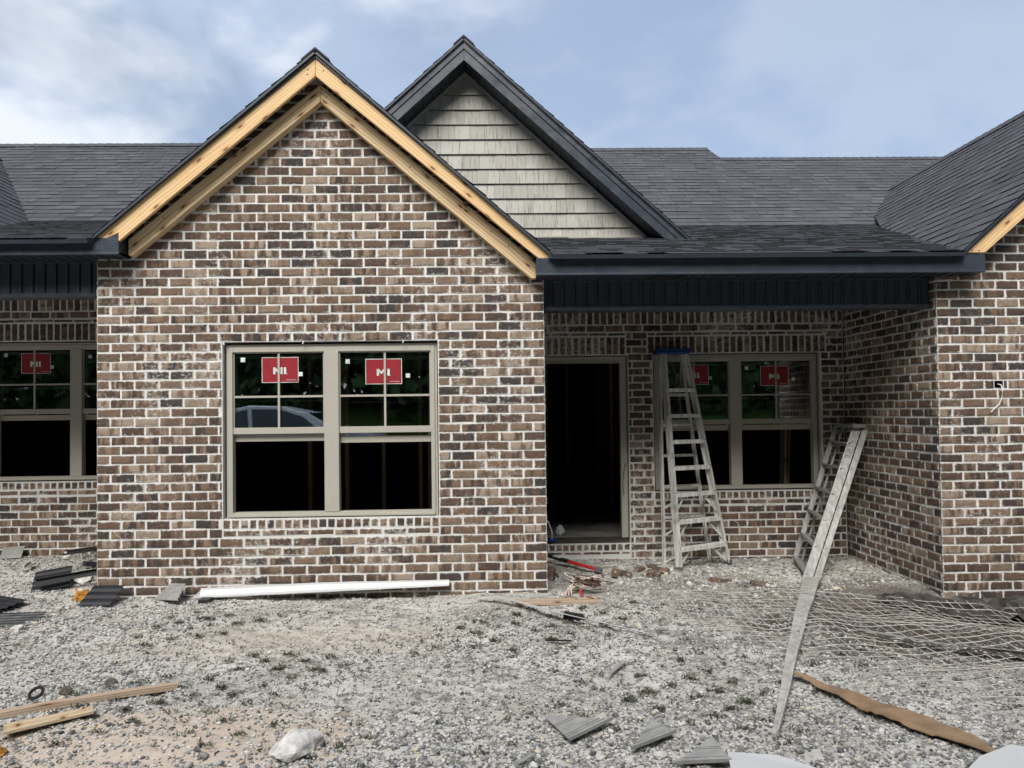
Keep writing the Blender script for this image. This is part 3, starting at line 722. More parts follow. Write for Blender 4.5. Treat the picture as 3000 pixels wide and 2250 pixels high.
# main gable roof: two slopes running back into the roofs behind
sL, sR = .8445, .878
lL = math.hypot(1.968-.075, (1.968-.075)*sL); lR = math.hypot(4.045-1.968, (4.045-1.968)*sR)
shingled('gable_roof', (.075, 0, 4.655-sL*(1.968-.075)), (0, 1, 0), (1, 0, sL), [(-.255, 0), (1.0, 0), (4.6, lL), (-.255, lL)], 'left slope of the front gable roof', .022, 6)
shingled('gable_roof', (4.045, 0, 4.655-sR*(4.045-1.968)), (0, 1, 0), (-1, 0, sR), [(-.255, 0), (.4, 0), (4.6, lR), (-.255, lR)], 'right slope of the front gable roof', .022, 7)
ridge_cap((1.968, -.255, 4.665), (1.968, 4.5, 4.665), 4, .12, .85)
# drip edge: dark strip between shingles and rake boards
mb = MB()
mb.prism([(1.964, 4.642), (.085, 4.642-.8445*1.879), (.10, 4.60-.8235*1.864), (1.964, 4.600)], -.236, -.205)
mb.prism([(1.964, 4.600), (4.004, 2.868), (4.030, 2.835), (4.045, 2.842), (1.964, 4.642)], -.236, -.205)
mb.build('drip_edge', MT['navy'], house, bevel=.002)
def plank(name, poly, y0, y1, along, m, label=None, nails=()):
    mb = MB(); mb.prism(poly, y0, y1, 0, along); o = mb.build(name, MT[m], house, label, bevel=.0015)
    if nails:
        for x, z in nails: nb = MB(); nb.tube([(x, y0+.004, z), (x, y0-.0015, z)], .006, 8); nb.build('nail', MT['rubber'], o)
    return o
plank('rake_board', [(1.9625, 4.599), (.118, 3.078), (.118, 3.03), (.29, 3.03), (1.9625, 4.446)], -.22, -.182, (1, .83), 'rake', 'bare pine rake board on the left slope of the front gable', ((1.90, 4.50), (1.895, 4.46)))
plank('rake_board', [(1.9655, 4.599), (4.002, 2.8685), (3.853, 2.8685), (1.9655, 4.446)], -.22, -.182, (1, -.85), 'rake', 'bare pine rake board on the right slope of the front gable', ((2.03, 4.49),))
plank('frieze_board', [(1.9735, 4.425), (.322, 3.078), (.322, 2.945), (.355, 2.945), (1.9735, 4.278)], -.09, -.002, (1, .815), 'frieze', 'pale spruce board nailed along the left edge of the brick gable', ((1.93, 4.33), (1.25, 3.80), (.62, 3.27)))
plank('frieze_board', [(1.9765, 4.425), (3.838, 2.866), (3.838, 2.720), (3.795, 2.720), (1.9765, 4.278)], -.09, -.002, (1, -.837), 'frieze', 'pale spruce board nailed along the right edge of the brick gable', ((2.03, 4.32), (2.75, 3.70), (3.45, 3.13), (3.60, 3.0)))
# fascia, soffit, beam
def ribbed(mb, x0, x1, y, z0, z1, pitch=.101, off=.0):
    """vertical board and batten vinyl face looking toward -Y"""
    mb.box((x0, y, z0), (x1, y+.16, z1)); x = x0+off+pitch*.6
    while x < x1-.03:
        mb.box((x, y-.012, z0+.035), (x+.014, y+.001, z1-.012)); mb.box((x+.014, y-.003, z0+.035), (x+.027, y+.0015, z1-.012), 1); x += pitch
    mb.box((x0, y-.016, z0), (x1, y+.002, z0+.034)); mb.box((x0, y-.014, z1-.014), (x1, y+.002, z1))
def soffit(mb, x0, x1, y0, y1, z):
    mb.box((x0, y0, z), (x1, y1, z+.02)); x = x0+.06
    while x < x1-.02: mb.box((x, y0, z-.008), (x+.014, y1, z+.001)); x += .101
MT['groove'] = m_plain('dark_groove', (.004, .005, .007), .6)
def eave(x0, x1, z0, z1, bx0, bx1, bz0, tip, lab):
    mb = MB(); n = 9; xs = [x0+(x1-x0)*i/n for i in range(n+1)]
    mb.box((x0, -.222, z0), (x1, -.19, z1))
    mb.box((x0, -.226, z0-.004), (x1, -.19, z0+.012))
    for sx in (x0+(x1-x0)*.46, x0+(x1-x0)*.93): mb.box((sx, -.2245, z0-.002), (sx+(x1-x0)*.035, -.20, z1-.001))
    f = mb.build('fascia', MT['navy'], house, lab, bevel=.003)
    mb = MB(); mb.box((x0+.10 if tip == 'r' else x0, -.262, z1+.004), (x1-.20, -.20, z1+.016)); mb.box((x0+.10 if tip == 'r' else x0, -.262, z1-.012), (x1-.20, -.255, z1+.005)); mb.build('drip_edge', MT['navy'], f)
    mb = MB(); soffit(mb, x0+.002, x1-.002, -.19, .09, z0+.002)
    mb.box((x0 if tip == 'r' else x1-.014, -.19, z0), (x0+.012 if tip == 'r' else x1-.002, -.004, z1+.0)); 
    if tip == 'r': mb.box((x1-.014, -.19, z0), (x1-.002, -.004, z1))
    else: mb.add([(x1-.001, -.222, z1-.002), (x1-.001, -.19, z1), (x1-.10, -.222, z1), (x1-.001, -.222, z1+.045), (x1-.001, -.03, z1+.03), (x1-.001, -.03, z1)], [(0, 3, 2), (0, 5, 4, 3)])
    mb.build('soffit', MT['soffit'], f)
    mb = MB(); ribbed(mb, bx0, bx1, .09, bz0, z0+.002); b = mb.build('porch_beam', [MT['navy'], MT['groove']], house, bevel=.0015)
    mb = MB(); mb.box((bx0, .25, z0+.03), (bx1, 1.79, z0+.05)); mb.build('porch_ceiling', MT['soffit'], house)
eave(3.834, 7.732, 2.722, 2.868, W0+.004, 7.404, 2.455, 'r', 'dark metal fascia over the porch')
eave(-4.2, .300, 2.928, 3.066, -4.2, -.004, 2.615, 'l', 'dark metal fascia over the left porch')
mb = MB(); mb.box((4.85, -.12, 2.712), (5.15, .02, 2.722)); mb.build('soffit_vent', MT['black'], house)

# shake clad gables set back on the roof -----------------------------------
def shake_gable(xc, zt, yb, xl, xr, base, s=.909, detail=True):
    """zt: outer apex height; siding wall at yb, rake boards 0.3 in front"""
    yf = yb-.3; za = zt-.241
    mb = MB(); rows = int((za-base)/.167)+1; z = za-.26+.167*0
    rr = random.Random(11); tops = [za]+[za-.257-.167*i for i in range(14)]
    half = lambda zz: (za-zz)/.925
    for i in range(len(tops)-1):
        z1, z0 = tops[i], tops[i+1]
        if z1 < base: break
        zb_ = max(z0, base); h0 = half(zb_); x = xc-h0
        while x < xc+h0:
            wd = rr.uniform(.07, .20) if detail else .3; x2 = min(x+wd, xc+h0); dd = rr.uniform(0, .003)
            q = [(x+.001, zb_), (x2-.001, zb_), (x2-.001, z1+.01), (x+.001, z1+.01)]
            q = clipz(q, lambda p: (za-p[1])-.925*(p[0]-xc)); q = clipz(q, lambda p: (za-p[1])-.925*(xc-p[0]))
            if len(q) >= 3:
                g = rr.random()
                vs = [(a, yb-.020*(1-(b-z0)/(z1-z0+.01))-dd, b) for a, b in q]
                mb.add(vs, [tuple(range(len(q)))], 0, (rr.random(), g, 0, 0))
                lw = sorted([p for p in q if abs(p[1]-zb_) < 1e-6])
                if len(lw) >= 2: mb.add([(lw[0][0], yb-.020-dd, zb_), (lw[-1][0], yb-.020-dd, zb_), (lw[-1][0], yb+.0, zb_+.001), (lw[0][0], yb+.0, zb_+.001)], [(0, 1, 2, 3)], 0, (0, 0, 0, 1))
            x += wd
    hb = half(base-.3)
    mb.add([(xc-hb, yb+.004, base-.3), (xc+hb, yb+.004, base-.3), (xc, yb+.004, za)], [(0, 1, 2)], 0, (0, 0, 0, 1))
    wall = mb.build('shake_siding', MT['shake'], house, 'clay coloured shake siding in the set back gable' if detail else None)
    t = MB(); d = Vector((1, -.925)).normalized(); pz = .028
    hx = half(base); e = .04
    t.prism([(xc, za), (xc+hx, base), (xc+hx-e, base), (xc, za-e*.925)], yb-.034, yb-.002, 0, (1, -.9)); t.prism([(xc, za), (xc, za-e*.925), (xc-hx+e, base), (xc-hx, base)], yb-.034, yb-.002, 0, (1, .9))
    t.box((xc-hx+.05, yb-.045, base-.012), (xc+hx-.05, yb-.002, base+.022))
    t.build('siding_trim', MT['trim'], wall)
    # rake fascia in two steps, drip, ribbed soffit
    zl = base-.10; X = lambda top, zz: (top-zz)/s
    for sgn in (1, -1):
        f = MB()
        def band(t0, t1, y0, y1, mi=0):
            p = [(xc, t0), (xc+sgn*X(t0, zl), zl), (xc+sgn*X(t1, zl), zl), (xc, t1)]
            if sgn < 0: p = p[::-1]
            f.prism(p, y0, y1, mi, (1, -s*sgn))
        band(zt-.045, zt-.115, yf-.02, yf+.02); band(zt-.115, za+.004, yf-.008, yf+.02); band(zt-.012, zt-.045, yf-.032, yf+.01)
        fo = f.build('rake_fascia', MT['navy'], house, None, bevel=.002)
        so = MB(); p0 = Vector((xc, 0, za)); dr_ = Vector((sgn*1, 0, -s)).normalized(); ln = (za-zl)/s*math.hypot(1, s); nn = Vector((sgn*s, 0, 1)).normalized()
        def so_box(a, b, h0, h1, y0, y1):
            v = [p0+dr_*k+nn*h+Vector((0, y, 0)) for h in (h0, h1) for y in (y0, y1) for k in (a, b)]
            so.add(v, [(0, 2, 3, 1), (4, 5, 7, 6), (0, 1, 5, 4), (2, 6, 7, 3), (0, 4, 6, 2), (1, 3, 7, 5)])
        so_box(0, ln, .002, .02, yf+.018, yb)
        k = .06
        while k < ln: so_box(k, k+.014, -.008, .003, yf+.018, yb-.001); k += .135
        so.build('soffit', MT['soffit'], fo)
        l = (zt-zl)/s*math.hypot(1, s); xe = xc+sgn*(zt-zl)/s
        top = shingled('gable_roof', (xe, 0, zl), (0, 1, 0), (-sgn, 0, s), [(yf-.045, 0), (yf+1.0, 0), (yb+6.0, l), (yf-.045, l)], None, .022, 20+sgn)
    ridge_cap((xc, yf-.045, zt+.008), (xc, yb+5.5, zt+.008), 9, .11, .88)
shake_gable(3.192, 5.617, 1.8, 0, 0, 3.50)
shake_gable(-4.24, 5.68, 1.8, 0, 0, 3.66, detail=False)
# right front gable roof with its rake board --------------------------------
lg = math.hypot(10.04-7.5, (10.04-7.5)*.9)
shingled('gable_roof', (7.50, 0, 2.88), (0, 1, 0), (1, 0, .9), [(-.255, 0), (.6, 0), (6.4, lg), (-.255, lg)], 'long left slope of the right hand gable roof', .022, 30)
shingled('gable_roof', (12.58, 0, 2.88), (0, 1, 0), (-1, 0, .9), [(-.255, 0), (6.4, 0), (6.4, lg), (-.255, lg)], None, .022, 31)
ridge_cap((10.04, -.25, 5.175), (10.04, 6.0, 5.175), 12, .13, .9)
plank('rake_board', [(7.56, 2.8895), (7.735, 2.8895), (10.04, 4.87), (10.04, 5.10)], -.22, -.182, (1, .88), 'rake', 'bare pine rake board on the right hand gable', ((7.62, 2.905), (7.68, 2.905)))
mb = MB(); mb.prism([(7.505, 2.872), (7.56, 2.885), (10.04, 5.10), (10.04, 5.152)], -.236, -.205); mb.build('drip_edge', MT['navy'], house)
# ------------------------------------------------------------------ loose things
def rail(mb, p, q, side, w=.03, d=.075, t=.006, mat=0, w2=None):
    """aluminium channel: web plus two flanges"""
    p, q = Vector(p), Vector(q); tt = (q-p).normalized(); s = Vector(side); s = (s-tt*s.dot(tt)).normalized(); n = tt.cross(s)
    sg = 1
    mb.bar(p, q, t, d, s, mat); 
    for k in (-1, 1):
        o = n*k*(d/2-t/2)+s*(w/2); mb.bar(p+o, q+o, w, t, s, mat)
def lerp(a, b, t): return Vector(a)+(Vector(b)-Vector(a))*t

def stepladder(cap, front, rear, nsteps, nrear, label, group, capm, t0=.12, t1=.93, dd=.075):
    """front/rear: ((left top, left foot), (right top, right foot))"""
    base = (front[0][1][0]+front[1][1][0])/2, (front[0][1][1]+front[1][1][1])/2, min(front[0][1][2], front[1][1][2])
    root = empty('stepladder', base); tag(root, label, 'ladder', group)
    for k, (a, b) in enumerate(front):
        sd = Vector(front[1][1])-Vector(front[0][1]); sd.z = 0; sd.normalize(); sd *= (1 if k == 0 else -1)
        mb = MB(); rail(mb, a, b, sd, .026, dd); r_ = mb.build('front_rail', MT['alu'], root)
        f = MB(); f.bar(lerp(b, a, .012), lerp(b, a, -.004), .04, dd+.012, sd); f.build('foot', MT['steel'], r_)
        for i in range(nsteps):
            t = t0+(t1-t0)*i/(nsteps-1); P = lerp(a, b, t)
            tt = (Vector(b)-Vector(a)).normalized(); n = tt.cross(sd).normalized(); n = n if n.y < 0 else -n
            rb = MB(); rb.tube([P+n*(dd/2-.001)+sd*.012, P+n*(dd/2+.004)+sd*.012], .0065, 6); rb.build('rivet', MT['rubber'], r_)
    for k, (a, b) in enumerate(rear):
        sd = Vector(rear[1][1])-Vector(rear[0][1]); sd.z = 0; sd.normalize(); sd *= (1 if k == 0 else -1)
        mb = MB(); rail(mb, a, b, sd, .02, .042, .005); mb.build('rear_rail', MT['alu'], root)
    for i in range(nsteps):
        t = t0+(t1-t0)*i/(nsteps-1); A = lerp(*front[0], t); B = lerp(*front[1], t); d = (B-A).normalized(); up = Vector((0, 0, 1)); nn = d.cross(up)
        mb = MB(); mb.bar(A, B, dd*1.02, .006, nn); mb.bar(A+nn*dd*.5-up*.018, B+nn*dd*.5-up*.018, .006, .040, nn); mb.bar(A-nn*dd*.48-up*.012, B-nn*dd*.48-up*.012, .005, .024, nn)
        s = mb.build('step', MT['alu'], root)
        if i >= nsteps-3:
            for (P, Q, C) in ((A, B, lerp(*rear[0], min(1, t+.09))), (B, A, lerp(*rear[1], min(1, t+.09)))):
                b2 = MB(); b2.bar(lerp(P, Q, .28)-up*.03, lerp(*(front[0] if P is A else front[1]), min(1, t+.10)), .022, .004, (0, 0, 1)); b2.build('brace', MT['alu'], s)
                b2 = MB(); b2.bar(lerp(P, Q, .20)-up*.03, C, .02, .004, (0, 0, 1)); b2.build('brace', MT['alu'], s)
    for i in range(nrear):
        t = .20+.73*i/(nrear-1); A = lerp(*rear[0], t); B = lerp(*rear[1], t)
        mb = MB(); mb.bar(A, B, .030, .016, (0, 0, 1)); mb.build('rear_bar', MT['alu'], root)
    return root
# tall ladder leaning folded against the porch wall
F = (((5.314, 1.56, 2.17), (5.352, 1.16, -.09)), ((5.575, 1.56, 2.17), (5.975, 1.50, -.085)))
Rr = (((5.300, 1.68, 2.18), (5.268, 1.47, -.09)), ((5.555, 1.68, 2.18), (5.83, 1.66, -.09)))
lad = stepladder(None, F, Rr, 7, 6, 'tall aluminium stepladder with a blue top cap, standing by the porch window', 'stepladders on the porch', 'blue', .168, .905)
mb = MB(); mb.box((5.255, 1.50, 2.168), (5.605, 1.72, 2.228)); mb.box((5.245, 1.49, 2.178), (5.615, 1.73, 2.196)); mb.build('top_cap', MT['blue'], lad, bevel=.006)
mb = MB(); mb.bar((5.336, 1.440, 1.50), (5.338, 1.425, 1.40), .03, .004, (1, 0, 0)); mb.build('tape', MT['white'], lad)
MT['paperlab'] = m_plain('worn_paper_label', (.42, .40, .36), .8, .2, .5, 60)
# shorter ladder, folded, leaning into the corner
A0, A1 = Vector((7.345, 1.68, 1.36)), Vector((6.74, 1.46, -.13))     # far side rails
B0, B1 = Vector((7.40, 1.34, 1.36)), Vector((6.605, .86, -.20))      # near side rails
lb = empty('stepladder', (6.6, 1.1, -.18)); tag(lb, 'short old aluminium stepladder, folded, leaning in the brick corner right of the window', 'ladder', 'stepladders on the porch')
nr = Vector((-.35, -1, .0)).normalized(); xd = Vector((1, -.0, .5)).normalized()
for (p, q, sgn) in ((A0, A1, -1), (B0, B1, 1)):
    for dx, ww, nm in (((-.055, .088, 'front_rail'), (.030, .058, 'rear_rail')) if sgn == 1 else ((-.070, .050, 'front_rail'), (.0, .022, 'rear_rail'))):
        mb = MB(); t = (q-p).normalized(); s = nr.cross(t).normalized(); s = s if s.x > 0 else -s
        o = s*dx; mb.bar(p+o, q+o, ww, .006, s)
        for k in (-1, 1): mb.bar(p+o+s*k*(ww/2-.003)+nr*-.012, q+o+s*k*(ww/2-.003)+nr*-.012, .006, .026, s)
        mb.build(nm, MT['oldalu'], lb)
for i in range(6):
    t = .13+.165*i; A = lerp(A0, A1, t); B = lerp(B0, B1, t); s = nr.cross((A1-A0).normalized()).normalized(); s = s if s.x > 0 else -s
    mb = MB(); mb.bar(A-s*.06, B-s*.05, .075, .022, s); mb.build('step', MT['oldalu'], lb)
for i in range(3):
    t = .28+.25*i; A = lerp(A0, A1, t); B = lerp(B0, B1, t)
    mb = MB(); mb.bar(A+s*.03, B+s*.03, .03, .02, s); mb.build('rear_bar', MT['oldalu'], lb)
mb = MB(); mb.box((7.27, 1.29, 1.345), (7.412, 1.72, 1.385)); mb.build('top_cap', MT['oldalu'], lb, bevel=.004)
mb = MB(); t = (B1-B0).normalized(); s = nr.cross(t).normalized(); s = s if s.x > 0 else -s; c_ = B0+t*.20-s*.055+nr*.0045
mb.bar(c_, c_+t*.2, .05, .002, s); mb.build('worn_label', MT['paperlab'], lb)

def single(name, mb, m, label, cat, group=None, bevel=0, smooth=False):
    V = np.array(mb.v); c = V.mean(0); loc = (float(c[0]), float(c[1]), float(V[:, 2].min()))
    o = mb.build(name, m, None, None, smooth, bevel, loc); tag(o, label, cat, group); return o
def rotm(yaw=0, pitch=0, roll=0):
    return Matrix.Rotation(yaw, 3, 'Z') @ Matrix.Rotation(pitch, 3, 'Y') @ Matrix.Rotation(roll, 3, 'X')
def xf(mb, M, T):
    T = Vector(T); mb.v = [tuple(M @ Vector(p)+T) for p in mb.v]; return mb
# long tapered board from the ladder's foot toward the camera
mb = MB(); p = Vector((6.575, .79, gz(6.6, .76)+.03)); q = Vector((4.815, -2.90, gz(4.815, -2.9)+.03))
sdv = Vector((1, -.3, 0)).normalized(); n = 14
for k, (o, w_, dz) in enumerate(((0, .115, 0), (.085, .045, .018))):
    prev = None; vs = []
    for i in range(n+1):
        t = i/n; P = lerp(p, q, t); P.z = gz(P.x, P.y)+.075-.04*t+dz; f = 1-.8*t; s_ = sdv
        a = P+s_*(o-w_/2)*f; b = P+s_*(o+w_/2)*f; vs += [a, b, b-Vector((0, 0, .03)), a-Vector((0, 0, .03))]
    fs = []
    for i in range(n):
        for j in range(4): fs.append((i*4+j, i*4+(j+1) % 4, (i+1)*4+(j+1) % 4, (i+1)*4+j))
    fs += [(3, 2, 1, 0), (n*4, n*4+1, n*4+2, n*4+3)]; mb.add(vs, fs)
single('pale_board', mb, MT['pale'], "long tapering pale grey board on gravel, from the leaning ladder's foot toward the camera", 'board')

# white coated flashings ------------------------------------------------------
mb = MB(); y0 = -.10; pr = [(0, 0), (.075, .006), (.10, .055), (.104, .075), (.10, .078), (.094, .058), (.07, .012), (0, .006)]
xs = [.93+(3.05-.93)*i/20 for i in range(21)]; vs = []
for i, x in enumerate(xs):
    yy = -.17+.10*i/20+.004*math.sin(i*1.7); zz = .012+.045*i/20; sc = 1-.35*max(0, i-10)/10
    vs += [(x-(.05 if i == 0 and j == 0 else 0), yy+a*sc*.85, zz+b*sc*.85) for j, (a, b) in enumerate(pr)]
k = len(pr); mb.add(vs, [(i*k+j, i*k+(j+1) % k, (i+1)*k+(j+1) % k, (i+1)*k+j) for i in range(20) for j in range(k)]+[tuple(range(k-1, -1, -1)), tuple(20*k+j for j in range(k))])
single('trim_flashing', mb, MT['whitemetal'], 'long white bent metal trim lying along the foot of the gable wall', 'metal trim', 'white metal trims')
mb = MB(); mb.box((.97, -.26, -.05), (1.06, -.16, .02)); single('block', mb, MT['black'], 'small black block under the left end of the long white trim', 'block', bevel=.004)
def ribbon(pts, w_, th, twist=0):
    mb = MB(); vs = []; P = [Vector(a) for a in pts]; n = len(P)
    for i, p_ in enumerate(P):
        t = (P[min(i+1, n-1)]-P[max(i-1, 0)]).normalized(); s = t.cross(Vector((0, 0, 1))).normalized(); u = s.cross(t); a = twist*i/(n-1); s2 = s*math.cos(a)+u*math.sin(a); u2 = u*math.cos(a)-s*math.sin(a)
        ww = w_[i] if isinstance(w_, (list, tuple)) else w_
        vs += [p_-s2*ww/2, p_+s2*ww/2, p_+s2*ww/2+u2*th, p_-s2*ww/2+u2*th]
    fs = [(i*4+j, i*4+(j+1) % 4, (i+1)*4+(j+1) % 4, (i+1)*4+j) for i in range(n-1) for j in range(4)]+[(3, 2, 1, 0), (n*4-4, n*4-3, n*4-2, n*4-1)]
    mb.add(vs, fs); return mb
def gp(x, y, h=.02): return (x, y, gz(x, y)+h)
mb = ribbon([gp(3.30, -.26, .03), gp(3.46, -.33, .05), gp(3.62, -.50, .05), gp(3.84, -.76, .055), gp(4.05, -.98, .06), gp(4.25, -1.15, .045), gp(4.52, -1.36, .02)], [.03, .05, .06, .085, .085, .06, .03], .004, .5)
single('trim_flashing', mb, MT['whitemetal'], 'thin white bent trim strip crossing the gravel below the doorway', 'metal trim', 'white metal trims')
mb = MB(); mb.add([(4.46, -3.36, -.10), (4.52, -3.09, -.085), (4.74, -3.15, -.08), (4.9, -3.30, -.09), (4.86, -3.5, -.1)]+[(4.46, -3.36, -.104), (4.52, -3.09, -.089), (4.74, -3.15, -.084), (4.9, -3.30, -.094), (4.86, -3.5, -.104)], [(0, 1, 2, 3, 4), (9, 8, 7, 6, 5)]+[(i, 5+i, 5+(i+1) % 5, (i+1) % 5) for i in range(5)])
single('sheet_scrap', mb, MT['whitemetal'], 'white sheet scrap at the bottom edge beside the triangular siding offcut', 'sheet', 'white sheets at the bottom edge')
mb = MB(); mb.add([(5.45, -3.42, -.06), (5.62, -3.275, -.05), (5.84, -3.17, -.045), (6.1, -3.35, -.06), (5.9, -3.6, -.07)]+[(5.45, -3.42, -.065), (5.62, -3.275, -.055), (5.84, -3.17, -.05), (6.1, -3.35, -.065), (5.9, -3.6, -.075)], [(0, 1, 2, 3, 4), (9, 8, 7, 6, 5)]+[(i, 5+i, 5+(i+1) % 5, (i+1) % 5) for i in range(5)])
single('sheet_scrap', mb, MT['whitemetal'], 'white sheet corner under the end of the cardboard strip at lower right', 'sheet', 'white sheets at the bottom edge')
# cardboard strip
cp = [(5.20, -2.06), (5.30, -2.28), (5.38, -2.48), (5.46, -2.68), (5.56, -2.89), (5.65, -3.08), (5.74, -3.25)]; cw = [.03, .07, .13, .20, .22, .17, .03]
crd = random.Random(4); cpts = []; cws = []
for k in range(49):
    t = k/48*6; i0 = min(5, int(t)); f = t-i0; x = cp[i0][0]*(1-f)+cp[i0+1][0]*f; y = cp[i0][1]*(1-f)+cp[i0+1][1]*f
    cpts.append(gp(x+crd.gauss(0, .003), y+crd.gauss(0, .002), .028+.006*math.sin(k*.5))); cws.append((cw[i0]*(1-f)+cw[i0+1]*f)*(1+crd.gauss(0, .05)))
mb = ribbon(cpts, cws, .005, .08)
single('cardboard_strip', mb, MT['card'], 'torn brown cardboard strip curling over the gravel at lower right', 'cardboard')

# left debris ------------------------------------------------------------------
def panel(L_, W_, ribs=3, th=.012, taper=0.0):
    """vented vinyl panel offcut: L along x, W along y"""
    mb = MB(); n = ribs*3; ys = [-W_/2+W_*i/n for i in range(n+1)]; vs = []
    for i, y in enumerate(ys):
        h = (.0 if i % 3 == 0 else .010)
        x1 = L_/2*(1-taper*(i/n))
        vs += [(-L_/2, y, h), (x1, y, h), (x1, y, h-.004), (-L_/2, y, h-.004)]
    fs = []
    for i in range(n):
        for j in range(4): fs.append((i*4+j, (i+1)*4+j, (i+1)*4+(j+1) % 4, i*4+(j+1) % 4))
    mb.add(vs, fs+[(0, 1, 2, 3), (n*4+3, n*4+2, n*4+1, n*4)]); return mb
GD = 'dark vinyl offcuts left of the gable wall'
def deb(mb, x, y, h, yaw, pitch, roll, name, m, label, cat, group=None, bevel=0):
    xf(mb, rotm(yaw, pitch, roll), (x, y, gz(x, y)+h)); return single(name, mb, m, label, cat, group, bevel)
deb(panel(.30, .34, 4), -.56, .34, .075, .35, -.12, .38, 'soffit_offcut', MT['black'], 'square black ribbed soffit offcut leaning on rubble, farthest up the slope', 'offcut', GD)
deb(panel(.26, .27, 3), .155, -.205, .075, -.05, 0, .42, 'soffit_offcut', MT['black'], 'black ribbed offcut lying at the left corner of the gable wall', 'offcut', GD)
deb(panel(.42, .26, 4), -.70, -.22, .035, -.45, .02, .12, 'soffit_offcut', MT['black'], 'black patterned offcut cut by the left edge of the photo, the upper one', 'offcut', GD)
deb(panel(.50, .20, 5), -.32, -.72, .035, .10, 0, .25, 'soffit_offcut', MT['black'], 'flat black slatted offcut at the left edge, nearest the camera', 'offcut', GD)
deb(panel(.34, .20, 5, taper=.75), .74, -.16, .085, -.62, -.1, .55, 'soffit_offcut', MT['greyv'], 'grey ribbed wedge shaped offcut between the wall corner and the white trim', 'offcut', 'grey vinyl offcuts')
def chan(L_, w_, h_):
    mb = MB(); mb.box((-L_/2, -w_/2, 0), (L_/2, w_/2, .004)); mb.box((-L_/2, w_/2-.004, .004), (L_/2, w_/2, h_)); mb.box((-L_/2, -w_/2, .004), (L_/2, -w_/2+.004, h_*.7)); return mb
deb(chan(.72, .055, .03), -.27, .29, .115, .42, -.10, 1.25, 'channel_strip', MT['black'], 'black channel strip sloping up to the left corner of the gable wall', 'strip', 'black channel strips')
deb(chan(1.05, .05, .03), -.79, 1.35, .12, 1.72+math.pi, -.12, .6, 'channel_strip', MT['black'], 'thin black strip propped on pale rock beside the left porch', 'strip', 'black channel strips')
deb(chan(.26, .05, .02), -1.19, 1.07, .04, 1.9, 0, .2, 'channel_strip', MT['greyv'], 'short grey strip lying on the gravel of the left porch', 'strip')
mb = MB(); mb.box((-.10, -.09, 0), (.10, .09, .005)); deb(mb, -1.72, 1.66, .06, .3, 0, .6, 'vinyl_scrap', MT['greyv'], 'small grey scrap at the foot of the left porch wall', 'scrap')
mb = MB(); mb.box((-.06, -.04, 0), (.06, .04, .045)); deb(mb, -.60, 1.08, .02, .8, .2, 0, 'block', MT['black'], 'small black scrap beside the thin black strip', 'block', None, .004)
mb = MB(); mb.box((-.07, -.045, 0), (.07, .045, .07)); o = deb(mb, -.035, -.13, .0, -.5, .25, 0, 'brick_piece', MT['yellow'], 'orange brown block behind the black offcut at the wall corner', 'block', None, .006)
mb = MB(); mb.tube([gp(-.12, -.10, .10), gp(-.05, -.20, .085), gp(.02, -.17, .11), gp(-.02, -.09, .07), gp(-.10, -.2, .03)], .007, 6); single('cord', mb, MT['yellow'], 'short yellow cord looped over the orange brown block', 'cord')
def rock(x, y, s, m, label, cat='rock', group=None, seed=0, sc=(1, .8, .6), h=0, yaw=0, name='rock', tag_=True):
    rr = random.Random(seed); V, Fc = ico(); import bmesh as bm_
    b = bm_.new(); bm_.ops.create_icosphere(b, subdivisions=4, radius=1); vs = []; fs = [tuple(v.index for v in f.verts) for f in b.faces]
    planes = [(Vector((rr.gauss(0, 1), rr.gauss(0, 1), rr.gauss(0, 1))).normalized(), rr.uniform(.62, .9)) for _ in range(22)]
    from mathutils import noise as nz
    for v in b.verts:
        p = v.co.copy(); r = 1.0
        for n_, d_ in planes:
            c = p.dot(n_)
            if c > d_: r = min(r, d_/c)
        r *= 1+.09*nz.noise(p*3.1+Vector((seed, 0, 0)))+.05*nz.noise(p*9+Vector((0, seed, 0)))+.02*nz.noise(p*22)
        vs.append(Vector((p.x*sc[0], p.y*sc[1], p.z*sc[2]))*r*s)
    b.free(); mb = MB(); mb.add(vs, fs); xf(mb, Matrix.Rotation(yaw, 3, 'Z'), (x, y, gz(x, y)+s*sc[2]*.35+h)); return single(name, mb, m, label, cat, group)
rock(2.465, -3.03, .128, MT['rockm'], 'large pale limestone rock at the bottom edge below the window', seed=4, sc=(1.15, .75, .75), yaw=.75)
GR = 'pale rocks left of the gable wall'
rock(-1.02, 1.55, .135, MT['rockm'], 'grey white boulder against the left porch wall', 'rock', GR, 6, (1, .8, .75))
rock(-.52, .62, .10, MT['rockm'], 'pale rock under the black channel strip', 'rock', GR, 7)
rock(-.37, .50, .11, MT['rockm'], 'pale rock wedged behind the black channel strip', 'rock', GR, 8)
rock(-.20, .06, .085, MT['rockm'], 'pale rock beside the orange brown block', 'rock', GR, 9)
rock(-.11, -.93, .06, MT['rockm'], 'small white rock below the flat black slatted offcut', 'rock', GR, 10)
rock(1.075, -1.96, .045, MT['dirtrock'], 'dark lump on the gravel above the long plank', 'rock', None, 12, name='dark_lump')
rock(.875, -2.10, .045, MT['dirtrock'], 'dark lump just left above the long plank', 'rock', None, 13, name='dark_lump')
rock(.93, -2.86, .07, MT['yellow'], 'yellowish stone near the bottom left corner', 'rock', None, 14)
rock(4.215, -3.03, .038, MT['rockm'], 'small white stone beside the middle siding offcut', 'rock', None, 15)
MT['ply'] = m_wood('dusty_plywood', (.52, .42, .28), (.40, .29, .17), 4.0)
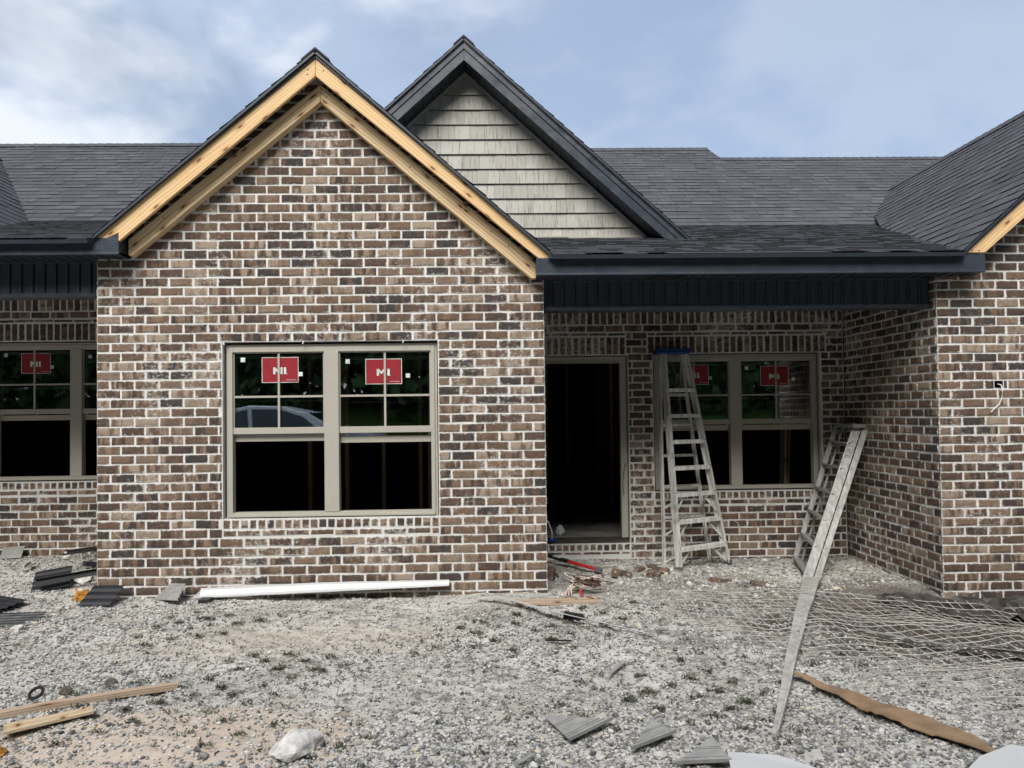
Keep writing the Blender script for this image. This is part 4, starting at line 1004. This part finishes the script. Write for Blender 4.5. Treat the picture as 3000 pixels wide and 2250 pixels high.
# planks bottom left
def board(p, q, w_, th, m, label, name='plank', bend=0, hh=.03, w2=None, group='planks on the gravel at lower left'):
    n = 8; P = []; 
    for i in range(n+1):
        t = i/n; a = lerp((p[0], p[1], 0), (q[0], q[1], 0), t); a.z = gz(p[0], p[1])*(1-t)+gz(q[0], q[1])*t+hh+bend*math.sin(math.pi*t); P.append(a)
    mb = ribbon(P, [w_+((w2 or w_)-w_)*i/n for i in range(n+1)], th)
    # uv along the board
    L0 = 0; mb.uv = []
    for f in mb.f:
        for i in f:
            k = i//4; mb.uv.append((k*.12, (i % 4)*.05))
    return single(name, mb, MT[m], label, name.replace('_', ' '), group)
board((.30, -2.60), (1.52, -2.07), .075, .034, 'oldwood', 'long weathered plank pointing right from the left edge', bend=.012, w2=.045, hh=.018)
board((.86, -2.66), (1.22, -2.46), .13, .014, 'ply', 'short pale plywood piece just below the long weathered plank', w2=.09)
board((3.62, -.40), (4.30, -.38), .16, .018, 'oldwood', 'half buried pale board in front of the doorway', hh=.0, group=None)
mb = MB(); c0 = gp(.755, -2.19, .02)
mb.tube([(c0[0]+.035*math.cos(a), c0[1]+.035*math.sin(a), c0[2]+.02*(1+math.sin(a))) for a in [i*.45 for i in range(15)]], .009, 6)
single('black_ring', mb, MT['rubber'], 'small black ring on the gravel above the long plank at left', 'ring')
# siding offcuts bottom centre
GS = 'siding offcuts at the bottom edge'
def tri(pts, h, label, flange=None):
    mb = MB(); P = [Vector((x, y, gz(x, y)+hh)) for (x, y), hh in zip(pts, h)]; n = (P[1]-P[0]).cross(P[2]-P[0]).normalized(); n = n if n.z > 0 else -n
    mb.add([p_ for p_ in P]+[p_-n*.004 for p_ in P], [(0, 1, 2), (5, 4, 3), (0, 3, 4, 1), (1, 4, 5, 2), (2, 5, 3, 0)])
    a, b, c = P
    for t in (.12, .18, .5, .56):          # ridges parallel to the long factory edge bc
        p_ = lerp(b, a, t); q = lerp(c, a, t); mb.bar(p_+n*.002, q+n*.002, .007, .006, (p_-q).cross(n))
    mb.bar(b+n*.008, c+n*.008, .014, .018, (b-c).cross(n))
    return single('siding_offcut', mb, MT['greyv'], label, 'offcut', GS)
tri([(3.675, -2.59), (3.79, -2.875), (4.03, -2.715)], (.03, .035, .05), 'triangular grey siding offcut, leftmost of the three at the bottom')
tri([(4.235, -2.73), (4.075, -3.01), (4.325, -2.875)], (.045, .035, .04), 'triangular grey siding offcut in the middle of the three, white stone beside it')
tri([(4.49, -2.94), (4.515, -3.16), (4.26, -3.16)], (.05, .04, .03), 'triangular grey siding offcut at the bottom edge, next to the white sheet')
board((4.135, -1.985), (4.26, -1.82), .028, .006, 'greyv', 'short narrow grey strip lying in mid gravel', 'vinyl_strip', group='narrow grey strips on the gravel')
board((3.515, -3.14), (3.60, -3.03), .028, .006, 'greyv', 'short narrow grey strip at the bottom edge, left of the siding offcuts', 'vinyl_strip', group='narrow grey strips on the gravel')
mb = MB(); mb.box((-.075, -.03, 0), (.075, .03, .03)); deb(mb, 4.04, -.83, .015, -.25, .1, .3, 'block', MT['black'], 'small black piece on the thin white strip below the doorway', 'block', None, .004)
board((3.78, -1.42), (3.96, -1.44), .02, .008, 'black', 'thin black sliver lying in the gravel below the white strip', 'sliver', group=None)
# porch rubble
def brickbat(x, y, s, yaw, label, seed, h=.02, tilt=.2):
    rr = random.Random(seed); mb = MB(); L_, W_, T_ = s
    n = 5; vs = []; 
    mb2 = []
    import bmesh as bm_
    b = bm_.new(); bm_.ops.create_cube(b, size=1); bm_.ops.bevel(b, geom=list(b.edges), offset=.06, segments=1, affect='EDGES'); bm_.ops.subdivide_edges(b, edges=list(b.edges), cuts=1, use_grid_fill=True)
    vs = [Vector((v.co.x*L_*(1+rr.gauss(0, .03)), v.co.y*W_*(1+rr.gauss(0, .03)), v.co.z*T_*(1+rr.gauss(0, .04)))) for v in b.verts]; fs = [tuple(v.index for v in f.verts) for f in b.faces]; b.free()
    sd_ = rr.random(); mb.add(vs, fs, 0, cs=[(.36, sd_, .6, .5*rr.random()) for _ in vs], uvs=[(v.x, v.y+v.z) for v in vs])
    xf(mb, rotm(yaw, tilt, rr.uniform(-.25, .25)), (x, y, gz(x, y)+h+T_*.3)); return single('brick', mb, MT['brick'], label, 'brick', 'loose bricks on the porch ground')
brickbat(4.70, .80, (.19, .09, .065), -.38, 'loose brick lying right of the red tool', 1)
brickbat(4.00, 1.02, (.12, .10, .07), .3, 'broken brick at the wall corner, the upper of the two', 2)
brickbat(4.00, .66, (.11, .09, .07), .9, 'broken brick at the wall corner, the lower of the two', 3)
brickbat(4.93, 1.04, (.09, .06, .05), .5, 'small brick piece left of the tall ladder foot', 4)
brickbat(5.13, 1.0, (.16, .09, .05), .1, "flat brown brick piece in front of the tall ladder's left foot", 5)
brickbat(5.02, .82, (.13, .08, .05), -.5, 'dirty brick piece between the loose brick and the tall ladder', 6)
brickbat(5.62, .62, (.20, .10, .06), .15, 'brick half buried in front of the tall ladder', 7, -.02)
brickbat(5.95, .45, (.18, .10, .06), -.2, 'brick half buried left of the leaning ladder', 8, -.022)
rock(4.50, 1.02, .045, MT['dirtrock'], "grey clod at the red tool's end", 'clod', 'clods on the porch ground', 21, name='clod')
rock(5.10, 1.25, .055, MT['dirtrock'], 'brown clod between the legs of the tall ladder', 'clod', 'clods on the porch ground', 22, name='clod')
rock(4.30, .55, .03, MT['dirtrock'], 'small dark clod above the coil of strapping', 'clod', 'clods on the porch ground', 23, name='clod')
# long red handled tool
tr = empty('hand_tool', gp(4.28, 1.35, 0)); tag(tr, 'long red handled tool with a black and white end, lying below the doorway', 'hand tool')
def gl(x, y, h): return Vector((x, y, gz(x, y)+h))
mb = MB(); mb.bar(gl(4.23, 1.30, .065), gl(4.48, .99, .05), .036, .026, (1, .6, 0)); mb.build('handle', MT['redp'], tr, bevel=.004)
mb = MB(); mb.bar(gl(4.03, 1.66, .075), gl(4.235, 1.30, .065), .05, .03, (1, .5, 0)); mb.build('body', MT['rubber'], tr, bevel=.004)
mb = MB(); mb.bar(gl(4.10, 1.53, .092), gl(4.165, 1.42, .088), .052, .006, (1, .5, 0)); mb.build('label', MT['white'], tr)
mb = MB(); mb.bar(gl(4.475, 1.0, .05), gl(4.53, .96, .045), .05, .045, (1, .6, 0)); mb.build('head', MT['steel'], tr, bevel=.006)
# coil of strapping
ct = empty('strapping_coil', gp(4.22, .0, 0)); tag(ct, 'tangled coil of brown and cream strapping bands below the doorway', 'strapping')
rr = random.Random(5)
for k in range(15):
    c = gl(4.24+rr.uniform(-.05, .05), .02+rr.uniform(-.08, .05), .07+.004*k); a0 = rr.uniform(0, 6.28); ra, rb = rr.uniform(.10, .16), rr.uniform(.07, .12); ti, tj = rr.uniform(-.5, .5), rr.uniform(-.7, .3); span = rr.uniform(3.6, 6.0)
    pts = [c+Vector((ra*math.cos(a0+s_), rb*math.sin(a0+s_), max(-.05, ti*ra*math.cos(a0+s_)+tj*rb*math.sin(a0+s_)))) for s_ in [span*i/16 for i in range(17)]]
    m_ = ribbon(pts, .017, .0015, rr.uniform(-1.5, 1.5)); m_.build('strap', MT['strapb'] if k % 3 else MT['strapc'], ct)
for k in range(5):
    a = gl(4.13+.015*k, -.05, .09); m_ = ribbon([a, a+Vector((-.05-.01*k, -.06, -.03)), a+Vector((-.09, -.14, -.075)), a+Vector((-.02+.01*k, -.20, -.085))], .016, .0015, 1.0); m_.build('strap', MT['strapb'] if k % 2 else MT['strapc'], ct)
m_ = ribbon([gl(4.185, -.12, .05), gl(4.17, -.20, .03), gl(4.19, -.28, .03), gl(4.26, -.38, .025)], .02, .003, .4); m_.build('tie', MT['redp'], ct)
# cables and bag at the doorway
mb = MB(); mb.tube([(3.935, 1.86, .52), (3.99, 1.83, .43), (4.07, 1.80, .32), (4.105, 1.79, .22), (4.10, 1.78, .14), (4.075, 1.80, .132)], .007, 8)
single('cable', mb, MT['cable'], 'white cable hanging inside the doorway at its left jamb', 'cable', 'white cables')
mb = MB(); mb.tube([(3.925, 1.80, .38), (3.965, 1.74, .33), (3.98, 1.72, .24), (3.96, 1.72, .14), (3.93, 1.73, .08)], .004, 8)
single('cable', mb, MT['cable'], 'thin looped white wire at the wall edge beside the doorway', 'cable', 'white cables')
mb = MB(); mb.tube([(7.975, .02, 1.752), (7.978, -.02, 1.742), (7.985, -.03, 1.70), (7.978, -.025, 1.62), (7.955, -.02, 1.57), (7.915, -.02, 1.535), (7.878, -.024, 1.500)], .0055, 8)
single('cable', mb, MT['cable'], 'white cable coming out of the small hole in the right brick wall', 'cable', 'white cables')
mb = MB(); mb.tube([(6.085, 1.79, .33), (6.13, 1.785, .325), (6.18, 1.78, .29), (6.20, 1.775, .22), (6.215, 1.785, .19)], .004, 6)
single('cable', mb, MT['cable'], 'short white wire end poking from the brick under the porch window', 'cable', 'white cables')
mb = MB(); mb.tube([(4.945, 1.83, .98), (4.925, 1.82, .93), (4.91, 1.80, .84), (4.905, 1.81, .72), (4.915, 1.82, .62)], .0035, 6)
single('wire', mb, MT['rubber'], 'thin dark wire hanging on the right side of the door frame', 'wire')
rr = random.Random(8)
def lumpbag(x, y, z, sx, sy, sz, m, name, label, cat):
    import bmesh as bm_
    from mathutils import noise as nz
    b = bm_.new(); bm_.ops.create_icosphere(b, subdivisions=4, radius=1); vs = []
    for v in b.verts:
        p = v.co; k = 1+.20*nz.noise(p*2.3)+.12*nz.noise(p*6); zz = p.z*k; t = (zz+1)/2
        w_ = 1-.35*t; vs.append((x+p.x*k*sx*w_, y+p.y*k*sy*w_, z+sz*(max(zz, -.8)+.8)))
    fs = [tuple(v.index for v in f.verts) for f in b.faces]; b.free(); mb = MB(); mb.add(vs, fs); return single(name, mb, m, label, cat, smooth=True)
lumpbag(4.245, 2.35, .10, .062, .05, .066, MT['whitep'], 'paper_bag', 'crumpled white paper bag on the floor just inside the doorway', 'bag')
mb = MB(); mb.box((-.04, -.025, 0), (.04, .025, .03)); xf(mb, rotm(.4), (4.10, 1.80, .124)); single('junction_piece', mb, MT['blue'], 'small dark blue piece on the threshold at the cable end', 'fitting', bevel=.004)
mb = MB(); mb.bar((4.62, 3.6, .12), (4.95, 3.55, .12), .05, .03, (0, 1, 0)); single('wood_scrap', mb, MT['stud'], 'scrap of wood lying deep inside on the hall floor', 'wood scrap')
for k, (xa, xb_, mname, lab) in enumerate(((6.98, 7.08, 'oldwood', 'pale edged board leaning inside the right porch window'), (7.03, 7.15, 'stud', 'dark board leaning inside the right porch window, behind the pale edged one'))):
    mb = MB(); mb.bar((xa-.12, 2.25+.06*k, .10), (xb_, 2.7+.05*k, 1.62), .03, .16, (1, 0, 0)); single('leaning_board', mb, MT[mname], lab, 'board', 'boards leaning inside the porch window')
mb = MB(); mb.bar((5.28, 2.6, .10), (5.22, 2.9, 1.25), .02, .5, (0, 0, 1)); 
# debris netting on the right -----------------------------------------------------
def build_net():
    from mathutils import noise as nz
    mb = MB()
    def surf(x, y):
        k = .045+.055*nz.noise(Vector((x*1.3, y*1.3, 3.0)))+.03*nz.noise(Vector((x*3.2, y*3.2, 7.0)))
        if y > -.12: k += 0.0
        return gz(x, y)+max(.012, k)
    def warp(x, y): return x+.10*nz.noise(Vector((x*.7, y*.7, 1)))+.014*nz.noise(Vector((x*4, y*4, 5))), y+.16*nz.noise(Vector((x*.6, y*.6, 9)))+.02*nz.noise(Vector((x*4, y*4, 15)))
    def inside(u, v): return v < -.06 and v > -2.3-.25*(u-5.6)-.6*sm(5.6, 6.4, u) and u > 4.95+.28*math.sin(v*2.2)+max(0, -v-1.0)*.35 and u < 9.4
    def strand(pts, r):
        run = []
        for p_ in pts+[None]:
            if p_ is not None and inside(p_[0], p_[1]): 
                x, y = warp(*p_); run.append((x, min(y, -.03), surf(x, y)))
            else:
                if len(run) > 3: mb.tube(run, r, 4)
                run = []
    u = 4.6
    while u < 9.4:
        dx = R(-.02, .02); strand([(u+dx, -.05-.06*i) for i in range(60)], R(.0024, .0040)); u += .088
    v = -.05
    while v > -3.4:
        strand([(4.6+.07*i, v+R(-.003, .003)) for i in range(70)], R(.0024, .0040)); v -= .105
    single('debris_netting', mb, MT['netm'], 'crumpled pale wire netting spread over dark soil at the foot of the right wall', 'netting')
MT['netm'] = m_plain('pale_netting', (.40, .37, .33), .8, .2, .3, 8)
build_net()
mb = ribbon([gp(6.0, -1.35, .06), gp(6.35, -1.7, .07), gp(6.75, -1.95, .06), gp(7.2, -2.2, .07), gp(7.6, -2.3, .05)], [.04, .10, .13, .12, .1], .004, .8)
single('plastic_strip', mb, MT['greyv'], 'crumpled grey plastic strip along the near edge of the netting at right', 'plastic strip')
MT['hollow_shade'] = m_plain('hollow_shade_brown', (.035, .029, .024), .55, .4, .5, 10)  # for a sheet added so its dark colour paints the shade in the hollow
from mathutils import noise as nzz
mb = MB(); vs = []; nu, nv = 22, 10
for j in range(nv+1):
    for i in range(nu+1):
        a, b_ = i/nu, j/nv; x = 6.75+1.35*a+.08*nzz.noise(Vector((b_*3, 1, 0))); y = -.06-.42*b_*(1-.5*abs(a-.5))+.05*nzz.noise(Vector((a*4, 5, 0)))
        vs.append((x, y, gz(x, y)+.03+.075*max(-.2, nzz.noise(Vector((a*6, b_*4, 2))))+.03*nzz.noise(Vector((a*15, b_*9, 4)))))
mb.add(vs, [(j*(nu+1)+i, j*(nu+1)+i+1, (j+1)*(nu+1)+i+1, (j+1)*(nu+1)+i) for j in range(nv) for i in range(nu)])
single('hollow_shade_sheet', mb, MT['hollow_shade'], 'added dark brown sheet standing in for the shade of the hollow at the foot of the right wall corner', 'shade sheet')
# straw and weeds around the porch edge: nobody could count it
mb = MB(); rr = random.Random(31)
for _ in range(900):
    x = rr.gauss(5.2, .75); y = rr.gauss(.05, .42)
    if not (4.3 < x < 7.2 and -1.3 < y < 1.1): continue
    a = rr.uniform(0, 6.28); l = rr.uniform(.03, .11); z = gz(x, y)+.004; t = rr.uniform(.1, .6)
    p_ = Vector((x, y, z)); q = p_+Vector((math.cos(a)*l, math.sin(a)*l, l*t)); s_ = Vector((-math.sin(a), math.cos(a), 0))*.0016
    mb.add([p_-s_, p_+s_, q], [(0, 1, 2)], 0, (rr.random(), 0, 0, 0))
o = mb.build('straw', m_attrib('dry_straw', [(0, (.10, .075, .05)), (.5, (.30, .25, .18)), (1, (.55, .50, .42))])); o['kind'] = 'stuff'
mb = MB(); rr = random.Random(77)
for _ in range(1500):
    # tufts of small dark weeds over the slope
    x = rr.uniform(.9, 6.0); y = rr.uniform(-3.0, -.5)
    if math.sin(2.3*x+1.1*y)+math.sin(3.7*y-1.9*x)+rr.gauss(0, .6) < .2: continue
    u_, v_ = round((x*.8+y*.6)/.175)*.175, round((-x*.6+y*.8)/.21)*.21; x, y = u_*.8-v_*.6+rr.gauss(0, .015), u_*.6+v_*.8+rr.gauss(0, .015)
    for k in range(9):
        a = rr.uniform(0, 6.28); l = rr.uniform(.012, .036); p_ = Vector((x+rr.gauss(0, .02), y+rr.gauss(0, .014), gz(x, y)+.006)); q = p_+Vector((math.cos(a)*l, math.sin(a)*l, l*.7)); s_ = Vector((-math.sin(a), math.cos(a), 0))*.005
        mb.add([p_-s_, p_+s_, q], [(0, 1, 2)], 0, (rr.random(), 0, 0, 0))
o = mb.build('weeds', m_attrib('weed_leaf', [(0, (.03, .035, .02)), (.6, (.07, .075, .045)), (1, (.13, .12, .08))])); o['kind'] = 'stuff'

# ------------------------------------------------------------------ behind the camera: what the panes reflect, plus trees added to shade the porch
def car():
    gx, gy = -1.05, -9.6; gzz = gz(gx, gy-.3)
    root = empty('parked_car', (gx, gy, gzz)); tag(root, 'silver sedan parked behind the camera, seen mirrored in the left pane of the gable window', 'car')
    def loft(prof, hw, top):
        """prof [(x,z)] side outline, extruded across with tumblehome"""
        mb = MB(); n = len(prof); vs = []
        for s in (-1, -.92, .92, 1):
            for x, z in prof:
                k = hw-(max(0, z-.75))*.28; vs.append((gx+x, gy+s*k, gzz+z if abs(s) == 1 else gzz+z+.02))
        fs = []
        for r_ in range(3):
            for i in range(n): fs.append((r_*n+i, r_*n+(i+1) % n, (r_+1)*n+(i+1) % n, (r_+1)*n+i))
        fs += [tuple(range(n-1, -1, -1)), tuple(3*n+i for i in range(n))]; mb.add(vs, fs); return mb
    body = [(-2.35, .35), (-2.38, .75), (-2.3, .98), (-1.75, 1.05), (-1.1, 1.38), (-.4, 1.50), (.2, 1.47), (.75, 1.32), (1.35, 1.00), (2.0, .90), (2.35, .74), (2.42, .55), (2.38, .3), (1.95, .22), (-1.95, .22)]
    b = loft(body, .90, 0).build('body', MT['silver'], root, smooth=False, bevel=.02)
    for xs, nm in (([(-1.5, 1.02), (-1.02, 1.33), (-.42, 1.43), (-.36, 1.02)], 'side_window'), ([(-.28, 1.02), (-.33, 1.43), (.18, 1.41), (.66, 1.27), (1.02, 1.02)], 'side_window')):
        mb = MB(); v = [(gx+x, gy+.905-max(0, z-.75)*.28, gzz+z) for x, z in xs]; v2 = [(x, 2*gy-y_, z) for x, y_, z in v]
        mb.add(v, [tuple(range(len(v)))]); mb.add(v2, [tuple(range(len(v)-1, -1, -1))]); mb.build(nm, MT['carglass'], b)
    mb = MB(); mb.add([(gx+.80, gy-.66, gzz+1.325), (gx+.80, gy+.66, gzz+1.325), (gx+1.33, gy+.74, gzz+1.05), (gx+1.33, gy-.74, gzz+1.05)], [(0, 1, 2, 3)]); mb.build('windscreen', MT['carglass'], b)
    for x in (-1.45, 1.5):
        for s in (-1, 1):
            mb = MB(); mb.tube([(gx+x, gy+s*.70, gzz+.33), (gx+x, gy+s*.915, gzz+.33)], .33, 24); wh = mb.build('wheel', MT['rubber'], root)
            mb = MB(); mb.tube([(gx+x, gy+s*.9, gzz+.33), (gx+x, gy+s*.925, gzz+.33)], .20, 16); mb.build('rim', MT['silver'], wh)
car()
def tree_meshes(seed):
    rr = random.Random(seed); tb = MB(); h = 9.0
    pts = [(0, 0, -.4), (.1, .05, 1.5), (-.05, .1, 3.2), (.15, 0, 5.4)]; tb.tube(pts[:3], .22, 8); tb.tube(pts[2:], .15, 7)
    cl = []
    for k in range(9):
        a = rr.uniform(0, 6.28); z0 = rr.uniform(2.2, 5.2); l = rr.uniform(1.2, 2.8); e_ = (math.cos(a)*l, math.sin(a)*l, z0+l*.8); tb.tube([(0.05, 0.05, z0), (e_[0]*.5, e_[1]*.5, z0+l*.5), e_], .06, 5); cl.append((Vector(e_), rr.uniform(.9, 1.6)))
    for k in range(10): a = rr.uniform(0, 6.28); r_ = rr.uniform(0, 2.0); cl.append((Vector((math.cos(a)*r_, math.sin(a)*r_, rr.uniform(4, 8.2))), rr.uniform(.9, 1.7)))
    for k in range(16): a = k*.39; r_ = rr.uniform(.9, 2.6); cl.append((Vector((math.cos(a)*r_, math.sin(a)*r_, rr.uniform(.6, 3.2))), rr.uniform(.9, 1.5)))
    lb_ = MB()
    for c, r_ in cl:
        for i in range(230):
            d = Vector((rr.gauss(0, 1), rr.gauss(0, 1), rr.gauss(0, .8))).normalized()*r_*rr.uniform(.45, 1.05); p_ = c+d; s_ = rr.uniform(.10, .19)
            a = Vector((rr.gauss(0, 1), rr.gauss(0, 1), rr.gauss(0, 1))).normalized(); b_ = a.cross(Vector((rr.gauss(0, 1), rr.gauss(0, 1), rr.gauss(0, 1)))).normalized()
            lb_.add([p_-a*s_, p_+b_*s_*.6, p_+a*s_, p_-b_*s_*.6], [(0, 1, 2, 3)])
    return tb, lb_
def mesh_of(mb, name, m):
    o = mb.build(name, m); return o
protos = []
for sd_ in (1, 2, 3):
    tb, lb_ = tree_meshes(sd_); protos.append((mesh_of(tb, 'trunk', MT['bark']), mesh_of(lb_, 'crown', MT['leaf'])))
spots = [(-19, -23, 1.7), (-14.5, -21.5, 1.6), (-10.9, -23, 1.75), (-3.9, -23, 1.55), (-1.2, -23.5, 1.8), (2.8, -22, 1.75), (7.0, -23, 1.8), (11.2, -21.8, 1.7), (15.5, -23, 1.75), (20, -21, 1.7), (25, -19, 1.7), (-24, -19, 1.7), (-7.2, -34, .75), (.8, -27.5, 2.1), (5, -27, 2.1), (9.2, -27.5, 2.0), (-3.2, -27.3, 2.0), (13.4, -27, 2.0), (-12, -27, 2.0), (-27, -12, 1.6), (29, -12, 1.6), (-30, -5, 1.6), (32, -4, 1.6), (18, -27, 2.0), (-17, -28, 2.0)]  # outer trees added and belt enlarged to keep low sky off the porch
for i, (x, y, s) in enumerate(spots):
    root = empty('tree', (x, y, gz(x, y))); root.scale = (s, s, s); root.rotation_euler = (0, 0, i*1.3)
    tag(root, 'leafy green tree of the belt behind the camera that darkens the window panes and, unseen, shades the porch', 'tree', 'trees behind the camera')
    for src in protos[i % 3]:
        o = src if i < 3 else src.copy()
        if i >= 3: col.objects.link(o)
        o.parent = root
